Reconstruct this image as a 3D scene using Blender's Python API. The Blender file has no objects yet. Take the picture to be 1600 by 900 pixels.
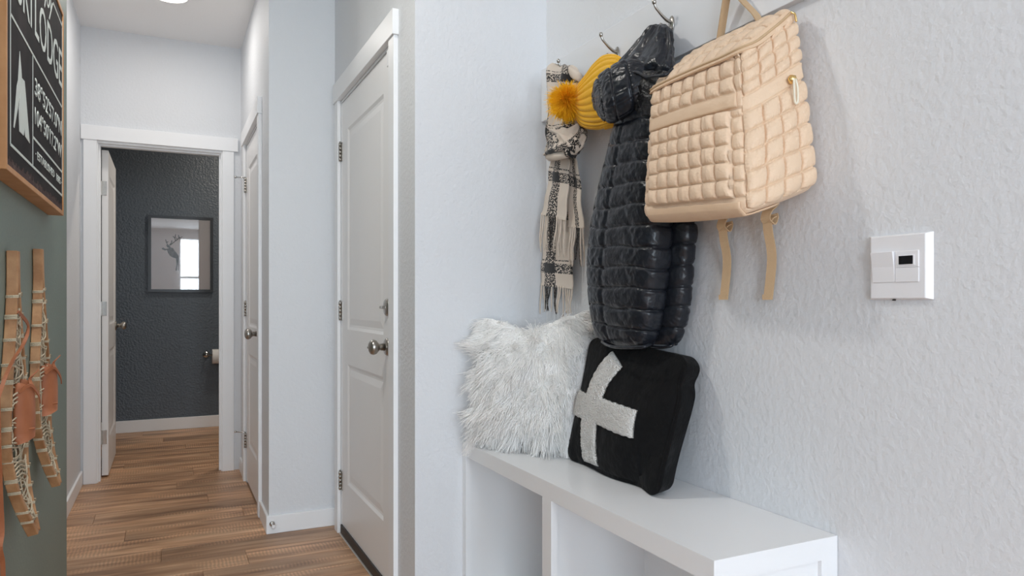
import bpy, math, random
import numpy as np
from mathutils import Vector, Matrix

random.seed(7); RNG = np.random.default_rng(11)
scene = bpy.context.scene
col = scene.collection

# ------------------------------------------------------------------ camera
CAM_H = 1.095; F = 1109.0; TH = math.atan((800 - 263) / F); HOR = 471.0
cam_d = bpy.data.cameras.new('camera'); cam = bpy.data.objects.new('camera', cam_d); col.objects.link(cam)
cam_d.sensor_width = 36.0; cam_d.lens = F / 1600 * 36.0
cam_d.shift_y = (HOR - 450) / 1600
cam_d.clip_start = 0.02; cam_d.clip_end = 100
cam.location = (0, 0, CAM_H); cam.rotation_euler = (math.pi / 2, 0, -TH)
scene.camera = cam

# ------------------------------------------------------------------ world, lights, exposure
scene.view_settings.view_transform = 'Standard'; scene.view_settings.look = 'None'
scene.view_settings.gamma = 1.0; scene.view_settings.use_curve_mapping = False
scene.view_settings.exposure = -0.13
scene.cycles.max_bounces = 28; scene.cycles.diffuse_bounces = 24; scene.cycles.transmission_bounces = 8
world = bpy.data.worlds.new('sky'); scene.world = world; world.use_nodes = True
world.node_tree.nodes['Background'].inputs[0].default_value = (0.80, 0.90, 1.0, 1)
world.node_tree.nodes['Background'].inputs[1].default_value = 0.6

def area(name, loc, rot, sx, sy, power, color):
    l = bpy.data.lights.new(name, 'AREA'); l.shape = 'RECTANGLE'; l.size = sx; l.size_y = sy
    l.energy = power; l.color = color
    o = bpy.data.objects.new(name, l); col.objects.link(o); o.location = loc; o.rotation_euler = rot
    return o
# daylight from behind the photographer; the wide source is unseen, added for more light
YW = -4.5      # window wall
area('added_daylight_wide', (-1.40, YW + .16, 1.40), (math.radians(90), 0, 0), 1.5, 1.9, 140, (0.76, 0.885, 1.0))
area('window_daylight_narrow', (0.60, YW + .16, 1.70), (math.radians(90), 0, 0), 0.70, 1.6, 64, (0.76, 0.885, 1.0))

# ------------------------------------------------------------------ measuring: pixel of the 1600x900 photo -> point on a known plane
CT, ST = math.cos(TH), math.sin(TH)
def P(u, v, X=None, Y=None, Z=None):
    a = (u - 800) / F; b = (HOR - v) / F
    d = np.array([a * CT + ST, CT - a * ST, b])
    if X is not None: k = X / d[0]
    elif Y is not None: k = Y / d[1]
    else: k = (Z - CAM_H) / d[2]
    return d * k + np.array([0, 0, CAM_H])

# ------------------------------------------------------------------ materials
def nodes_of(m): return m.node_tree.nodes, m.node_tree.links
def mat(name, color, rough=0.5, metal=0.0, bump=None, spec=0.5, vary=None, sheen=0.0, coords='Object', bump2=None, coat=0.0):
    """bump=(scale, strength, distance[, detail]); vary=(scale, colour2, lo, hi)"""
    m = bpy.data.materials.new(name); m.use_nodes = True
    N, L = nodes_of(m); b = N['Principled BSDF']
    b.inputs['Base Color'].default_value = (*color, 1); b.inputs['Roughness'].default_value = rough
    b.inputs['Metallic'].default_value = metal; b.inputs['Specular IOR Level'].default_value = spec
    if sheen: b.inputs['Sheen Weight'].default_value = sheen
    if coat: b.inputs['Coat Weight'].default_value = coat
    tc = N.new('ShaderNodeTexCoord')
    prev = None
    for bp in (bump, bump2):
        if not bp: continue
        nz = N.new('ShaderNodeTexNoise'); nz.inputs['Scale'].default_value = bp[0]
        nz.inputs['Detail'].default_value = bp[3] if len(bp) > 3 else 2.0
        L.new(tc.outputs[coords], nz.inputs['Vector'])
        bn = N.new('ShaderNodeBump'); bn.inputs['Strength'].default_value = bp[1]; bn.inputs['Distance'].default_value = bp[2]
        L.new(nz.outputs['Fac'], bn.inputs['Height'])
        if prev: L.new(prev.outputs[0], bn.inputs['Normal'])
        L.new(bn.outputs[0], b.inputs['Normal']); prev = bn
    if vary:
        nz = N.new('ShaderNodeTexNoise'); nz.inputs['Scale'].default_value = vary[0]; nz.inputs['Detail'].default_value = 5
        L.new(tc.outputs[coords], nz.inputs['Vector'])
        rp = N.new('ShaderNodeValToRGB'); rp.color_ramp.elements[0].position = vary[2]; rp.color_ramp.elements[1].position = vary[3]
        rp.color_ramp.elements[0].color = (*color, 1); rp.color_ramp.elements[1].color = (*vary[1], 1)
        L.new(nz.outputs['Fac'], rp.inputs[0]); L.new(rp.outputs[0], b.inputs['Base Color'])
    return m

M = {}
M['wall'] = mat('white_wall_paint', (0.705, 0.722, 0.745), 0.62, bump=(75, 0.42, 0.005, 3))
M['ceiling'] = mat('ceiling_paint', (0.87, 0.865, 0.86), 0.7, bump=(85, 0.2, 0.003, 3))
M['trim'] = mat('white_trim_paint', (0.85, 0.86, 0.87), 0.38)
M['rail'] = mat('painted_rail', (0.725, 0.742, 0.765), 0.5)
M['door'] = mat('white_door_paint', (0.85, 0.845, 0.84), 0.38)
M['green'] = mat('sage_green_paint', (0.215, 0.27, 0.235), 0.55, bump=(85, 0.25, 0.004, 3))
M['dark'] = mat('charcoal_paint', (0.088, 0.108, 0.130), 0.34, bump=(60, 0.7, 0.008, 3))
M['nickel'] = mat('brushed_nickel', (0.42, 0.40, 0.37), 0.28, 1.0)
M['chrome'] = mat('bright_nickel', (0.62, 0.61, 0.59), 0.18, 1.0)
M['sweep'] = mat('dark_rubber', (0.02, 0.014, 0.012), 0.5)
M['alu'] = mat('aluminium', (0.65, 0.64, 0.60), 0.35, 0.8)
M['plastic'] = mat('white_plastic', (0.80, 0.80, 0.82), 0.3)
M['display'] = mat('black_display', (0.01, 0.01, 0.012), 0.15)
M['bench'] = mat('white_bench_paint', (0.80, 0.815, 0.83), 0.33)
M['tan'] = mat('tan_quilted_nylon', (0.74, 0.55, 0.385), 0.55, bump=(55, 0.3, 0.008, 4), bump2=(260, 0.25, 0.003, 2), sheen=0.1)
M['tan_plain'] = mat('tan_plain_nylon', (0.70, 0.505, 0.34), 0.5, bump=(30, 0.25, 0.010, 3))
M['web'] = mat('tan_webbing', (0.52, 0.36, 0.21), 0.7, bump=(500, 0.3, 0.002))
M['cord'] = mat('cream_cord', (0.80, 0.74, 0.60), 0.7)
M['gold'] = mat('gold_metal', (0.85, 0.60, 0.25), 0.2, 1.0)
M['nylon'] = mat('black_nylon', (0.011, 0.013, 0.018), 0.30, bump=(34, 0.35, 0.012, 3), spec=0.38)
M['nylon_dark'] = mat('darker_black_nylon', (0.008, 0.008, 0.010), 0.36, bump=(30, 0.8, 0.03, 4), spec=0.5)  # darker nylon: opening edge, loop, and the shade under the collar
M['yellow'] = mat('yellow_knit', (0.80, 0.43, 0.005), 0.8, bump=(300, 0.5, 0.004), sheen=0.2)
def fur_mat(name, c):
    m = bpy.data.materials.new(name); m.use_nodes = True
    N, L = nodes_of(m); N.remove(N['Principled BSDF']); d = N.new('ShaderNodeBsdfDiffuse'); d.inputs[0].default_value = (*c, 1)
    L.new(d.outputs[0], N['Material Output'].inputs['Surface']); return m
M['fur'] = fur_mat('white_fur', (.985, .98, .965)); M['pom'] = fur_mat('yellow_fur', (.98, .58, .03))
M['furcore'] = mat('white_fur_backing', (0.90, 0.895, 0.88), 0.9)
M['velvet'] = mat('black_velvet', (0.0045, 0.0045, 0.005), 0.85, bump=(14, 0.6, 0.03, 3), bump2=(300, .3, .002), sheen=0.03, spec=0.15)
M['tuft'] = mat('white_tufting', (0.86, 0.845, 0.81), 0.9, bump=(260, 1.0, 0.012, 3), sheen=0.2)
M['frame_wood'] = mat('sign_frame_wood', (0.50, 0.235, 0.085), 0.5, vary=(18, (0.60, 0.31, 0.13), 0.35, 0.7))
M['chalk'] = mat('chalk_white_paint', (0.66, 0.72, 0.69), 0.7)
M['signblack'] = mat('weathered_black_panel', (0.012, 0.010, 0.011), 0.7, vary=(9, (0.035, 0.026, 0.027), 0.45, 0.8), spec=0.15)
M['rust'] = mat('worn_panel_edge', (0.045, 0.016, 0.013), 0.8, vary=(60, (0.12, 0.08, 0.07), 0.55, 0.75))
M['ash'] = mat('snowshoe_wood', (0.36, 0.175, 0.075), 0.55, vary=(22, (0.54, 0.31, 0.155), 0.35, 0.68), bump=(60, 0.3, 0.004, 4))
M['rope'] = mat('twine', (0.66, 0.57, 0.42), 0.85, bump=(400, 0.7, 0.003))
M['leather'] = mat('tan_leather', (0.37, 0.125, 0.052), 0.55, vary=(14, (0.46, 0.17, 0.075), 0.4, 0.7), bump=(120, 0.2, 0.002))
M['black_frame'] = mat('black_picture_frame', (0.012, 0.014, 0.018), 0.3)
M['print'] = mat('pale_print', (0.84, 0.76, 0.73), 0.6)
M['deer'] = mat('grey_ink', (0.05, 0.055, 0.05), 0.7, vary=(90, (0.20, 0.20, 0.19), 0.45, 0.75))
M['paper'] = mat('tissue_paper', (0.80, 0.78, 0.76), 0.9)
M['skip'] = mat('subfloor', (0.37, 0.23, 0.14), 0.6)
M['glasspane'] = None
def glossy_pane():
    m = bpy.data.materials.new('picture_glass'); m.use_nodes = True
    N, L = nodes_of(m); N.remove(N['Principled BSDF'])
    t = N.new('ShaderNodeBsdfTransparent'); g = N.new('ShaderNodeBsdfGlossy'); g.inputs['Roughness'].default_value = 0.02
    fr = N.new('ShaderNodeFresnel'); fr.inputs['IOR'].default_value = 1.7; mx = N.new('ShaderNodeMixShader')
    L.new(fr.outputs[0], mx.inputs[0]); L.new(t.outputs[0], mx.inputs[1]); L.new(g.outputs[0], mx.inputs[2])
    L.new(mx.outputs[0], N['Material Output'].inputs['Surface'])
    return m
M['glasspane'] = glossy_pane()
def emit(name, color, s):
    m = bpy.data.materials.new(name); m.use_nodes = True
    N, L = nodes_of(m); b = N['Principled BSDF']
    b.inputs['Emission Color'].default_value = (*color, 1); b.inputs['Emission Strength'].default_value = s
    return m
M['lamp'] = emit('lamp_diffuser', (1.0, 0.93, 0.84), 6.0)

def plank_mat():
    m = bpy.data.materials.new('oak_plank'); m.use_nodes = True
    N, L = nodes_of(m); b = N['Principled BSDF']
    tc = N.new('ShaderNodeTexCoord'); oi = N.new('ShaderNodeObjectInfo')
    off = N.new('ShaderNodeVectorMath'); off.operation = 'SCALE'; off.inputs[0].default_value = (37, 53, 91)
    L.new(oi.outputs['Random'], off.inputs['Scale'])
    ad = N.new('ShaderNodeVectorMath'); ad.operation = 'ADD'
    L.new(tc.outputs['Object'], ad.inputs[0]); L.new(off.outputs[0], ad.inputs[1])
    def noise(sc, vec, detail, dist=0.0):
        mp = N.new('ShaderNodeMapping'); mp.inputs['Scale'].default_value = vec
        L.new(ad.outputs[0], mp.inputs[0])
        nz = N.new('ShaderNodeTexNoise'); nz.inputs['Scale'].default_value = sc; nz.inputs['Detail'].default_value = detail
        nz.inputs['Distortion'].default_value = dist
        L.new(mp.outputs[0], nz.inputs['Vector']); return nz
    grain = noise(1.0, (1.8, 19, 1), 6, 0.9)
    r1 = N.new('ShaderNodeValToRGB'); L.new(grain.outputs['Fac'], r1.inputs[0])
    e = r1.color_ramp.elements
    e[0].position = 0.30; e[0].color = (0.235, 0.125, 0.070, 1); e[1].position = 0.72; e[1].color = (0.64, 0.41, 0.25, 1)
    k = e.new(0.5); k.color = (0.455, 0.26, 0.145, 1)
    patch = noise(1.0, (1.6, 7, 1), 3, 0.3)
    mp_ = N.new('ShaderNodeMapRange'); mp_.inputs[1].default_value = 0.3; mp_.inputs[2].default_value = 0.7
    mp_.inputs[3].default_value = 0.66; mp_.inputs[4].default_value = 1.25
    L.new(patch.outputs['Fac'], mp_.inputs[0])
    tone = N.new('ShaderNodeMapRange'); tone.inputs[3].default_value = 0.84; tone.inputs[4].default_value = 1.22
    L.new(oi.outputs['Random'], tone.inputs[0])
    ml = N.new('ShaderNodeMath'); ml.operation = 'MULTIPLY'; L.new(mp_.outputs[0], ml.inputs[0]); L.new(tone.outputs[0], ml.inputs[1])
    # saw marks across the grain, in patches
    saw = N.new('ShaderNodeTexWave'); saw.wave_type = 'BANDS'; saw.bands_direction = 'X'
    saw.inputs['Scale'].default_value = 21; saw.inputs['Distortion'].default_value = 2.5; saw.inputs['Detail'].default_value = 2
    L.new(ad.outputs[0], saw.inputs['Vector'])
    sp = noise(1.0, (2.0, 9, 1), 2)
    spr = N.new('ShaderNodeMapRange'); spr.inputs[1].default_value = 0.50; spr.inputs[2].default_value = 0.60; spr.inputs[3].default_value = 0; spr.inputs[4].default_value = 0.36
    L.new(sp.outputs['Fac'], spr.inputs[0])
    sm = N.new('ShaderNodeMath'); sm.operation = 'MULTIPLY'; L.new(saw.outputs['Fac'], sm.inputs[0]); L.new(spr.outputs[0], sm.inputs[1])
    ml2 = N.new('ShaderNodeMath'); ml2.operation = 'ADD'; L.new(ml.outputs[0], ml2.inputs[0]); L.new(sm.outputs[0], ml2.inputs[1])
    mx = N.new('ShaderNodeVectorMath'); mx.operation = 'SCALE'
    L.new(r1.outputs[0], mx.inputs[0]); L.new(ml2.outputs[0], mx.inputs['Scale'])
    L.new(mx.outputs[0], b.inputs['Base Color']); b.inputs['Roughness'].default_value = 0.42
    bn = N.new('ShaderNodeBump'); bn.inputs['Strength'].default_value = 0.15; bn.inputs['Distance'].default_value = 0.002
    L.new(grain.outputs['Fac'], bn.inputs['Height']); L.new(bn.outputs[0], b.inputs['Normal'])
    return m
M['plank'] = plank_mat()

def scarf_mat():
    """cream wool with black tweed stripes laid out in the cloth's own UVs (metres)"""
    m = bpy.data.materials.new('plaid_wool'); m.use_nodes = True
    N, L = nodes_of(m); b = N['Principled BSDF']
    uv = N.new('ShaderNodeUVMap'); uv.uv_map = 'UVMap'
    sx = N.new('ShaderNodeSeparateXYZ'); L.new(uv.outputs[0], sx.inputs[0])
    def math_(op, a, b_=None):
        n = N.new('ShaderNodeMath'); n.operation = op
        for i, x in enumerate((a, b_)):
            if x is None: continue
            if isinstance(x, (int, float)): n.inputs[i].default_value = x
            else: L.new(x, n.inputs[i])
        return n.outputs[0]
    def stripe(src, period, centre, half):
        f = math_('FRACT', math_('DIVIDE', src, period))
        return math_('LESS_THAN', math_('ABSOLUTE', math_('SUBTRACT', f, centre)), half)
    s1 = stripe(sx.outputs[0], 0.075, 0.5, 0.19); s2 = stripe(sx.outputs[1], 0.20, 0.5, 0.085)
    s3 = stripe(sx.outputs[1], 0.20, 0.36, 0.012)
    any_ = math_('MAXIMUM', math_('MAXIMUM', s1, s2), s3); both = math_('MULTIPLY', s1, s2)
    mp = N.new('ShaderNodeMapping'); mp.inputs['Scale'].default_value = (300, 190, 1); mp.inputs['Rotation'].default_value = (0, 0, 0.7)
    L.new(uv.outputs[0], mp.inputs[0])
    nz = N.new('ShaderNodeTexNoise'); nz.inputs['Scale'].default_value = 1.0; nz.inputs['Detail'].default_value = 1
    L.new(mp.outputs[0], nz.inputs['Vector'])
    tw = math_('GREATER_THAN', nz.outputs['Fac'], 0.46)
    dk = math_('MULTIPLY', any_, math_('MAXIMUM', tw, both))
    mix = N.new('ShaderNodeMixRGB'); L.new(dk, mix.inputs[0])
    mix.inputs[1].default_value = (0.60, 0.52, 0.44, 1); mix.inputs[2].default_value = (0.013, 0.012, 0.012, 1)
    L.new(mix.outputs[0], b.inputs['Base Color']); b.inputs['Roughness'].default_value = 0.95
    b.inputs['Sheen Weight'].default_value = 0.15
    bn = N.new('ShaderNodeBump'); bn.inputs['Strength'].default_value = 0.4; bn.inputs['Distance'].default_value = 0.002
    L.new(nz.outputs['Fac'], bn.inputs['Height']); L.new(bn.outputs[0], b.inputs['Normal'])
    return m
M['scarf'] = scarf_mat()
M['scarf_cream'] = mat('cream_wool', (0.60, 0.52, 0.44), 0.95, bump=(300, 0.4, 0.002))
M['scarf_black'] = mat('black_wool', (0.014, 0.013, 0.013), 0.95, vary=(350, (0.30, 0.27, 0.24), 0.55, 0.62))

# ------------------------------------------------------------------ mesh helpers
def link(name, me, m, parent=None, smooth=False):
    o = bpy.data.objects.new(name, me); col.objects.link(o)
    if m is not None: me.materials.append(m)
    if smooth: me.polygons.foreach_set('use_smooth', [True] * len(me.polygons))
    if parent is not None:
        o.parent = parent
        if parent.type == 'EMPTY': o.matrix_parent_inverse = parent.matrix_basis.inverted()
    return o
def obj(name, verts, faces, m, parent=None, smooth=False, bevel=0.0):
    me = bpy.data.meshes.new(name); me.from_pydata([tuple(map(float, v)) for v in verts], [], faces); me.update()
    o = link(name, me, m, parent, smooth)
    if bevel:
        b = o.modifiers.new('bevel', 'BEVEL'); b.width = bevel; b.segments = 2; b.limit_method = 'ANGLE'
    return o
def tag(o, label=None, cat=None, group=None, kind=None):
    if label: o['label'] = label
    if cat: o['category'] = cat
    if group: o['group'] = group
    if kind: o['kind'] = kind
    return o
def empty(name, loc=(0, 0, 0)):
    o = bpy.data.objects.new(name, None); col.objects.link(o); o.location = loc; o.empty_display_size = 0.05
    o.matrix_basis = Matrix.Translation(loc); return o
BF = [(0, 3, 2, 1), (4, 5, 6, 7), (0, 1, 5, 4), (1, 2, 6, 5), (2, 3, 7, 6), (3, 0, 4, 7)]
class MB:
    def __init__(s): s.v = []; s.f = []
    def box(s, x0, x1, y0, y1, z0, z1):
        n = len(s.v)
        s.v += [(x0, y0, z0), (x1, y0, z0), (x1, y1, z0), (x0, y1, z0), (x0, y0, z1), (x1, y0, z1), (x1, y1, z1), (x0, y1, z1)]
        s.f += [tuple(n + i for i in q) for q in BF]; return s
    def quad(s, a, b, c, d):
        n = len(s.v); s.v += [a, b, c, d]; s.f.append((n, n + 1, n + 2, n + 3)); return s
    def add(s, v, f):
        n = len(s.v); s.v += [tuple(x) for x in v]; s.f += [tuple(n + i for i in q) for q in f]; return s
    def build(s, name, m, parent=None, smooth=False, bevel=0.0): return obj(name, s.v, s.f, m, parent, smooth, bevel)
def box(name, m, x0, x1, y0, y1, z0, z1, parent=None, bevel=0.0):
    return MB().box(x0, x1, y0, y1, z0, z1).build(name, m, parent, bevel=bevel)

def catmull(pts, n):
    pts = np.asarray(pts, float); k = len(pts)
    t = np.linspace(0, k - 1, n); i = np.minimum(t.astype(int), k - 2); f = (t - i)[:, None]
    p0 = pts[np.maximum(i - 1, 0)]; p1 = pts[i]; p2 = pts[i + 1]; p3 = pts[np.minimum(i + 2, k - 1)]
    return 0.5 * (2 * p1 + (p2 - p0) * f + (2 * p0 - 5 * p1 + 4 * p2 - p3) * f ** 2 + (3 * p1 - p0 - 3 * p2 + p3) * f ** 3)
def tube_vf(pts, r, n=8, smooth_n=0, closed=False):
    pts = np.asarray(pts, float)
    if smooth_n: pts = catmull(pts, smooth_n)
    k = len(pts); r = np.full(k, r) if np.isscalar(r) else np.interp(np.linspace(0, 1, k), np.linspace(0, 1, len(r)), r)
    tg = np.gradient(pts, axis=0); tg /= np.linalg.norm(tg, axis=1)[:, None] + 1e-12
    up = np.array([0.0, 0, 1]);
    if abs(tg[0] @ up) > 0.9: up = np.array([0.0, 1, 0])
    a = np.cross(tg[0], up); a /= np.linalg.norm(a); V = []
    for i in range(k):
        a = a - tg[i] * (a @ tg[i]); a /= np.linalg.norm(a) + 1e-12; b = np.cross(tg[i], a)
        for j in range(n):
            ph = 2 * math.pi * j / n; V.append(pts[i] + r[i] * (a * math.cos(ph) + b * math.sin(ph)))
    Fc = [(i * n + j, i * n + (j + 1) % n, (i + 1) * n + (j + 1) % n, (i + 1) * n + j) for i in range(k - 1) for j in range(n)]
    Fc += [tuple(range(n))[::-1], tuple((k - 1) * n + j for j in range(n))]
    return V, Fc
def tube(name, pts, r, m, parent=None, n=8, smooth_n=0):
    V, Fc = tube_vf(pts, r, n, smooth_n); return obj(name, V, Fc, m, parent, True)
def lathe_vf(profile, axis_o, axis_d, n=24):
    """profile: list of (distance along axis, radius)"""
    d = np.asarray(axis_d, float); d /= np.linalg.norm(d)
    a = np.cross(d, [0, 0, 1.0]);
    if np.linalg.norm(a) < 0.1: a = np.cross(d, [0, 1.0, 0])
    a /= np.linalg.norm(a); b = np.cross(d, a); V = []; o = np.asarray(axis_o, float)
    for (t, r) in profile:
        for j in range(n):
            ph = 2 * math.pi * j / n; V.append(o + d * t + r * (a * math.cos(ph) + b * math.sin(ph)))
    k = len(profile)
    Fc = [(i * n + j, i * n + (j + 1) % n, (i + 1) * n + (j + 1) % n, (i + 1) * n + j) for i in range(k - 1) for j in range(n)]
    Fc += [tuple(range(n))[::-1], tuple((k - 1) * n + j for j in range(n))]
    return V, Fc
def lathe(name, profile, o, d, m, parent=None, n=24):
    V, Fc = lathe_vf(profile, o, d, n); return obj(name, V, Fc, m, parent, True)
def sweep_rect_vf(pts, wdir, w, t, smooth_n=0):
    """rectangular section swept along pts; wdir = width direction (one vector or one per point), w/t = full width/thickness"""
    pts = np.asarray(pts, float); wdir = np.asarray(wdir, float)
    if wdir.ndim == 1: wdir = np.repeat(wdir[None], len(pts), 0)
    w = np.full(len(pts), w) if np.isscalar(w) else np.asarray(w, float)
    if smooth_n:
        w = np.interp(np.linspace(0, 1, smooth_n), np.linspace(0, 1, len(pts)), w)
        wdir = catmull(wdir, smooth_n); pts = catmull(pts, smooth_n)
    tg = np.gradient(pts, axis=0); tg /= np.linalg.norm(tg, axis=1)[:, None] + 1e-12
    wd = wdir - tg * (wdir * tg).sum(1)[:, None]; wd /= np.linalg.norm(wd, axis=1)[:, None] + 1e-12
    nn = np.cross(tg, wd); V = []
    for i in range(len(pts)):
        for (a, b) in ((-1, -1), (1, -1), (1, 1), (-1, 1)):
            V.append(pts[i] + wd[i] * a * w[i] / 2 + nn[i] * b * t / 2)
    k = len(pts)
    Fc = [(i * 4 + j, i * 4 + (j + 1) % 4, (i + 1) * 4 + (j + 1) % 4, (i + 1) * 4 + j) for i in range(k - 1) for j in range(4)]
    Fc += [(3, 2, 1, 0), tuple((k - 1) * 4 + j for j in range(4))]
    return V, Fc
def ribbon(name, pts, wdir, w, t, m, parent=None, smooth_n=0):
    V, Fc = sweep_rect_vf(pts, wdir, w, t, smooth_n); return obj(name, V, Fc, m, parent)

_perm = RNG.random((64, 64, 64))
def vnoise(p):
    p = np.asarray(p, float); i = np.floor(p).astype(int); f = p - i; f = f * f * (3 - 2 * f); r = 0
    for dx in (0, 1):
        for dy in (0, 1):
            for dz in (0, 1):
                w = (f[..., 0] if dx else 1 - f[..., 0]) * (f[..., 1] if dy else 1 - f[..., 1]) * (f[..., 2] if dz else 1 - f[..., 2])
                r = r + w * _perm[(i[..., 0] + dx) % 64, (i[..., 1] + dy) % 64, (i[..., 2] + dz) % 64]
    return r * 2 - 1

def soft_loft(name, stations, m, parent=None, nphi=96, nt=90, disp=None, p=2.0, uvs=None, depth=None):
    """soft body: stations (A, B, thickness): A and B are the two outline points of a ring, thickness its half depth along world X"""
    A = catmull([s[0] for s in stations], nt); B = catmull([s[1] for s in stations], nt)
    wx = catmull([[s[2], 0, 0] for s in stations], nt)[:, 0]
    ph = np.linspace(0, 2 * math.pi, nphi, endpoint=False)
    c = np.sign(np.cos(ph)) * np.abs(np.cos(ph)) ** (2 / p); s_ = np.sign(np.sin(ph)) * np.abs(np.sin(ph)) ** (2 / p)
    Mi = (A + B) / 2; h = (B - A) / 2
    dv = np.array([1.0, 0, 0]) if depth is None else np.asarray(depth, float) / np.linalg.norm(depth)
    V = Mi[:, None] + h[:, None] * c[None, :, None] + dv[None, None] * (wx[:, None] * s_[None])[..., None]
    dt = np.gradient(V, axis=0); dp = np.roll(V, -1, 1) - np.roll(V, 1, 1)
    n = np.cross(dt, dp); n /= np.linalg.norm(n, axis=2)[..., None] + 1e-9
    out = V - Mi[:, None]; n *= np.sign((n * out).sum(2))[..., None]
    T = np.repeat(np.linspace(0, 1, nt)[:, None], nphi, 1); PH = np.repeat(ph[None], nt, 0)
    if disp is not None: V = V + n * disp(T, PH, V)[..., None]
    verts = V.reshape(-1, 3).tolist()
    i0 = len(verts); verts += [V[0].mean(0).tolist(), V[-1].mean(0).tolist()]
    faces = [(i * nphi + j, i * nphi + (j + 1) % nphi, (i + 1) * nphi + (j + 1) % nphi, (i + 1) * nphi + j) for i in range(nt - 1) for j in range(nphi)]
    faces += [(i0, (j + 1) % nphi, j) for j in range(nphi)] + [(i0 + 1, (nt - 1) * nphi + j, (nt - 1) * nphi + (j + 1) % nphi) for j in range(nphi)]
    o = obj(name, verts, faces, m, parent, True)
    if uvs:
        su, sv = uvs; lay = o.data.uv_layers.new(name='UVMap')
        li = np.zeros(len(o.data.loops), int); o.data.loops.foreach_get('vertex_index', li)
        vi = np.minimum(li, nt * nphi - 1); uu = (vi % nphi) / nphi; uu = np.where(uu > 0.5, 1 - uu, uu) * 2 * su; vv = (vi // nphi) / nt * sv
        lay.data.foreach_set('uv', np.stack([uu, vv], 1).ravel())
    return o
def S(uA, vA, uB, vB, X, wx, XB=None): return (P(uA, vA, X=X), P(uB, vB, X=X if XB is None else XB), wx)

def cage_fn(C, r=0.2, bulge=(0, 0, 0)):
    """C[ix][iy][iz] = corner; returns map from the cube [-1,1]^3 to the warped rounded box"""
    C = np.asarray(C, float)
    def f(c):
        c = np.asarray(c, float); q = np.clip(c, -(1 - r), 1 - r); d = c - q; ln = np.linalg.norm(d, axis=-1, keepdims=True)
        p = np.where(ln > 1e-9, q + d / np.maximum(ln, 1e-9) * r, c)
        x, y, z = p[..., 0], p[..., 1], p[..., 2]
        g = [np.stack([(1 - a) / 2, (1 + a) / 2], -1) for a in (x, y, z)]
        out = 0
        for i in range(2):
            for j in range(2):
                for k in range(2): out = out + (g[0][..., i] * g[1][..., j] * g[2][..., k])[..., None] * C[i, j, k]
        bx = bulge[0] * x * (1 - y ** 2) * (1 - z ** 2); by = bulge[1] * y * (1 - x ** 2) * (1 - z ** 2); bz = bulge[2] * z * (1 - y ** 2) * (1 - x ** 2)
        return out + np.stack([bx, by, bz], -1)
    return f
def cage_box(name, fn, m, parent=None, N=60, disp=None):
    """closed mesh over the six cube faces; disp(face, s, t) along the normal"""
    idx = {}; V = []; Fc = []; D = []
    lin = np.linspace(-1, 1, N + 1)
    for ax in range(3):
        for sg in (-1, 1):
            a1, a2 = [(1, 2), (2, 0), (0, 1)][ax]
            s, t = np.meshgrid(lin, lin, indexing='ij')
            c = np.zeros((N + 1, N + 1, 3)); c[..., ax] = sg; c[..., a1] = s; c[..., a2] = t
            dd = disp((ax, sg), c) if disp else np.zeros_like(s)
            ids = np.zeros((N + 1, N + 1), int)
            for i in range(N + 1):
                for j in range(N + 1):
                    key = tuple(np.round(c[i, j] * N).astype(int))
                    if key not in idx: idx[key] = len(V); V.append(c[i, j]); D.append([dd[i, j]])
                    else: D[idx[key]].append(dd[i, j])
                    ids[i, j] = idx[key]
            for i in range(N):
                for j in range(N):
                    q = (ids[i, j], ids[i + 1, j], ids[i + 1, j + 1], ids[i, j + 1])
                    Fc.append(q if sg > 0 else q[::-1])
    W = fn(np.array(V)); me = bpy.data.meshes.new(name); me.from_pydata(W.tolist(), [], Fc); me.update()
    if disp:
        nn = np.zeros(len(W) * 3); me.vertices.foreach_get('normal', nn); nn = nn.reshape(-1, 3)
        if ((W - W.mean(0)) * nn).sum() < 0: nn = -nn; me.flip_normals()
        W = W + nn * np.array([min(x, key=abs) for x in D])[:, None]
        me.vertices.foreach_set('co', W.ravel()); me.update()
    return link(name, me, m, parent, True)

def strands(name, roots, curves_fn, m, parent, seg=5, r0=0.0008, r1=0.0002):
    """hair: many thin tapered three-sided tubes in one mesh. curves_fn(t) -> (n,3) points at 0..1 along every hair"""
    ts = np.linspace(0, 1, seg + 1); pts = np.stack([curves_fn(t) for t in ts], 1)
    n = len(pts); tg = np.gradient(pts, axis=1); tg /= np.linalg.norm(tg, axis=2)[..., None] + 1e-12
    rnd = RNG.normal(size=(n, 1, 3)); a = np.cross(tg, rnd); a /= np.linalg.norm(a, axis=2)[..., None] + 1e-12; b = np.cross(tg, a)
    rr = (r0 + (r1 - r0) * ts)[None, :, None]
    rings = [pts + rr * (a * math.cos(k * 2.0944) + b * math.sin(k * 2.0944)) for k in range(3)]
    V = np.stack(rings, 2)                                       # n, seg+1, 3, 3
    base = (np.arange(n) * (seg + 1) * 3)[:, None, None]
    i = np.arange(seg)[None, :, None] * 3; k = np.arange(3)[None, None, :]; k2 = (k + 1) % 3
    q = np.stack(np.broadcast_arrays(base + i + k, base + i + k2, base + i + 3 + k2, base + i + 3 + k), -1).reshape(-1, 4)
    me = bpy.data.meshes.new(name); V = V.reshape(-1, 3)
    me.vertices.add(len(V)); me.vertices.foreach_set('co', V.ravel())
    me.loops.add(q.size); me.loops.foreach_set('vertex_index', q.ravel().astype(np.int32))
    me.polygons.add(len(q)); me.polygons.foreach_set('loop_start', (np.arange(len(q)) * 4).astype(np.int32))
    me.update(calc_edges=True); me.validate()
    return link(name, me, m, parent, False)

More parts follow.
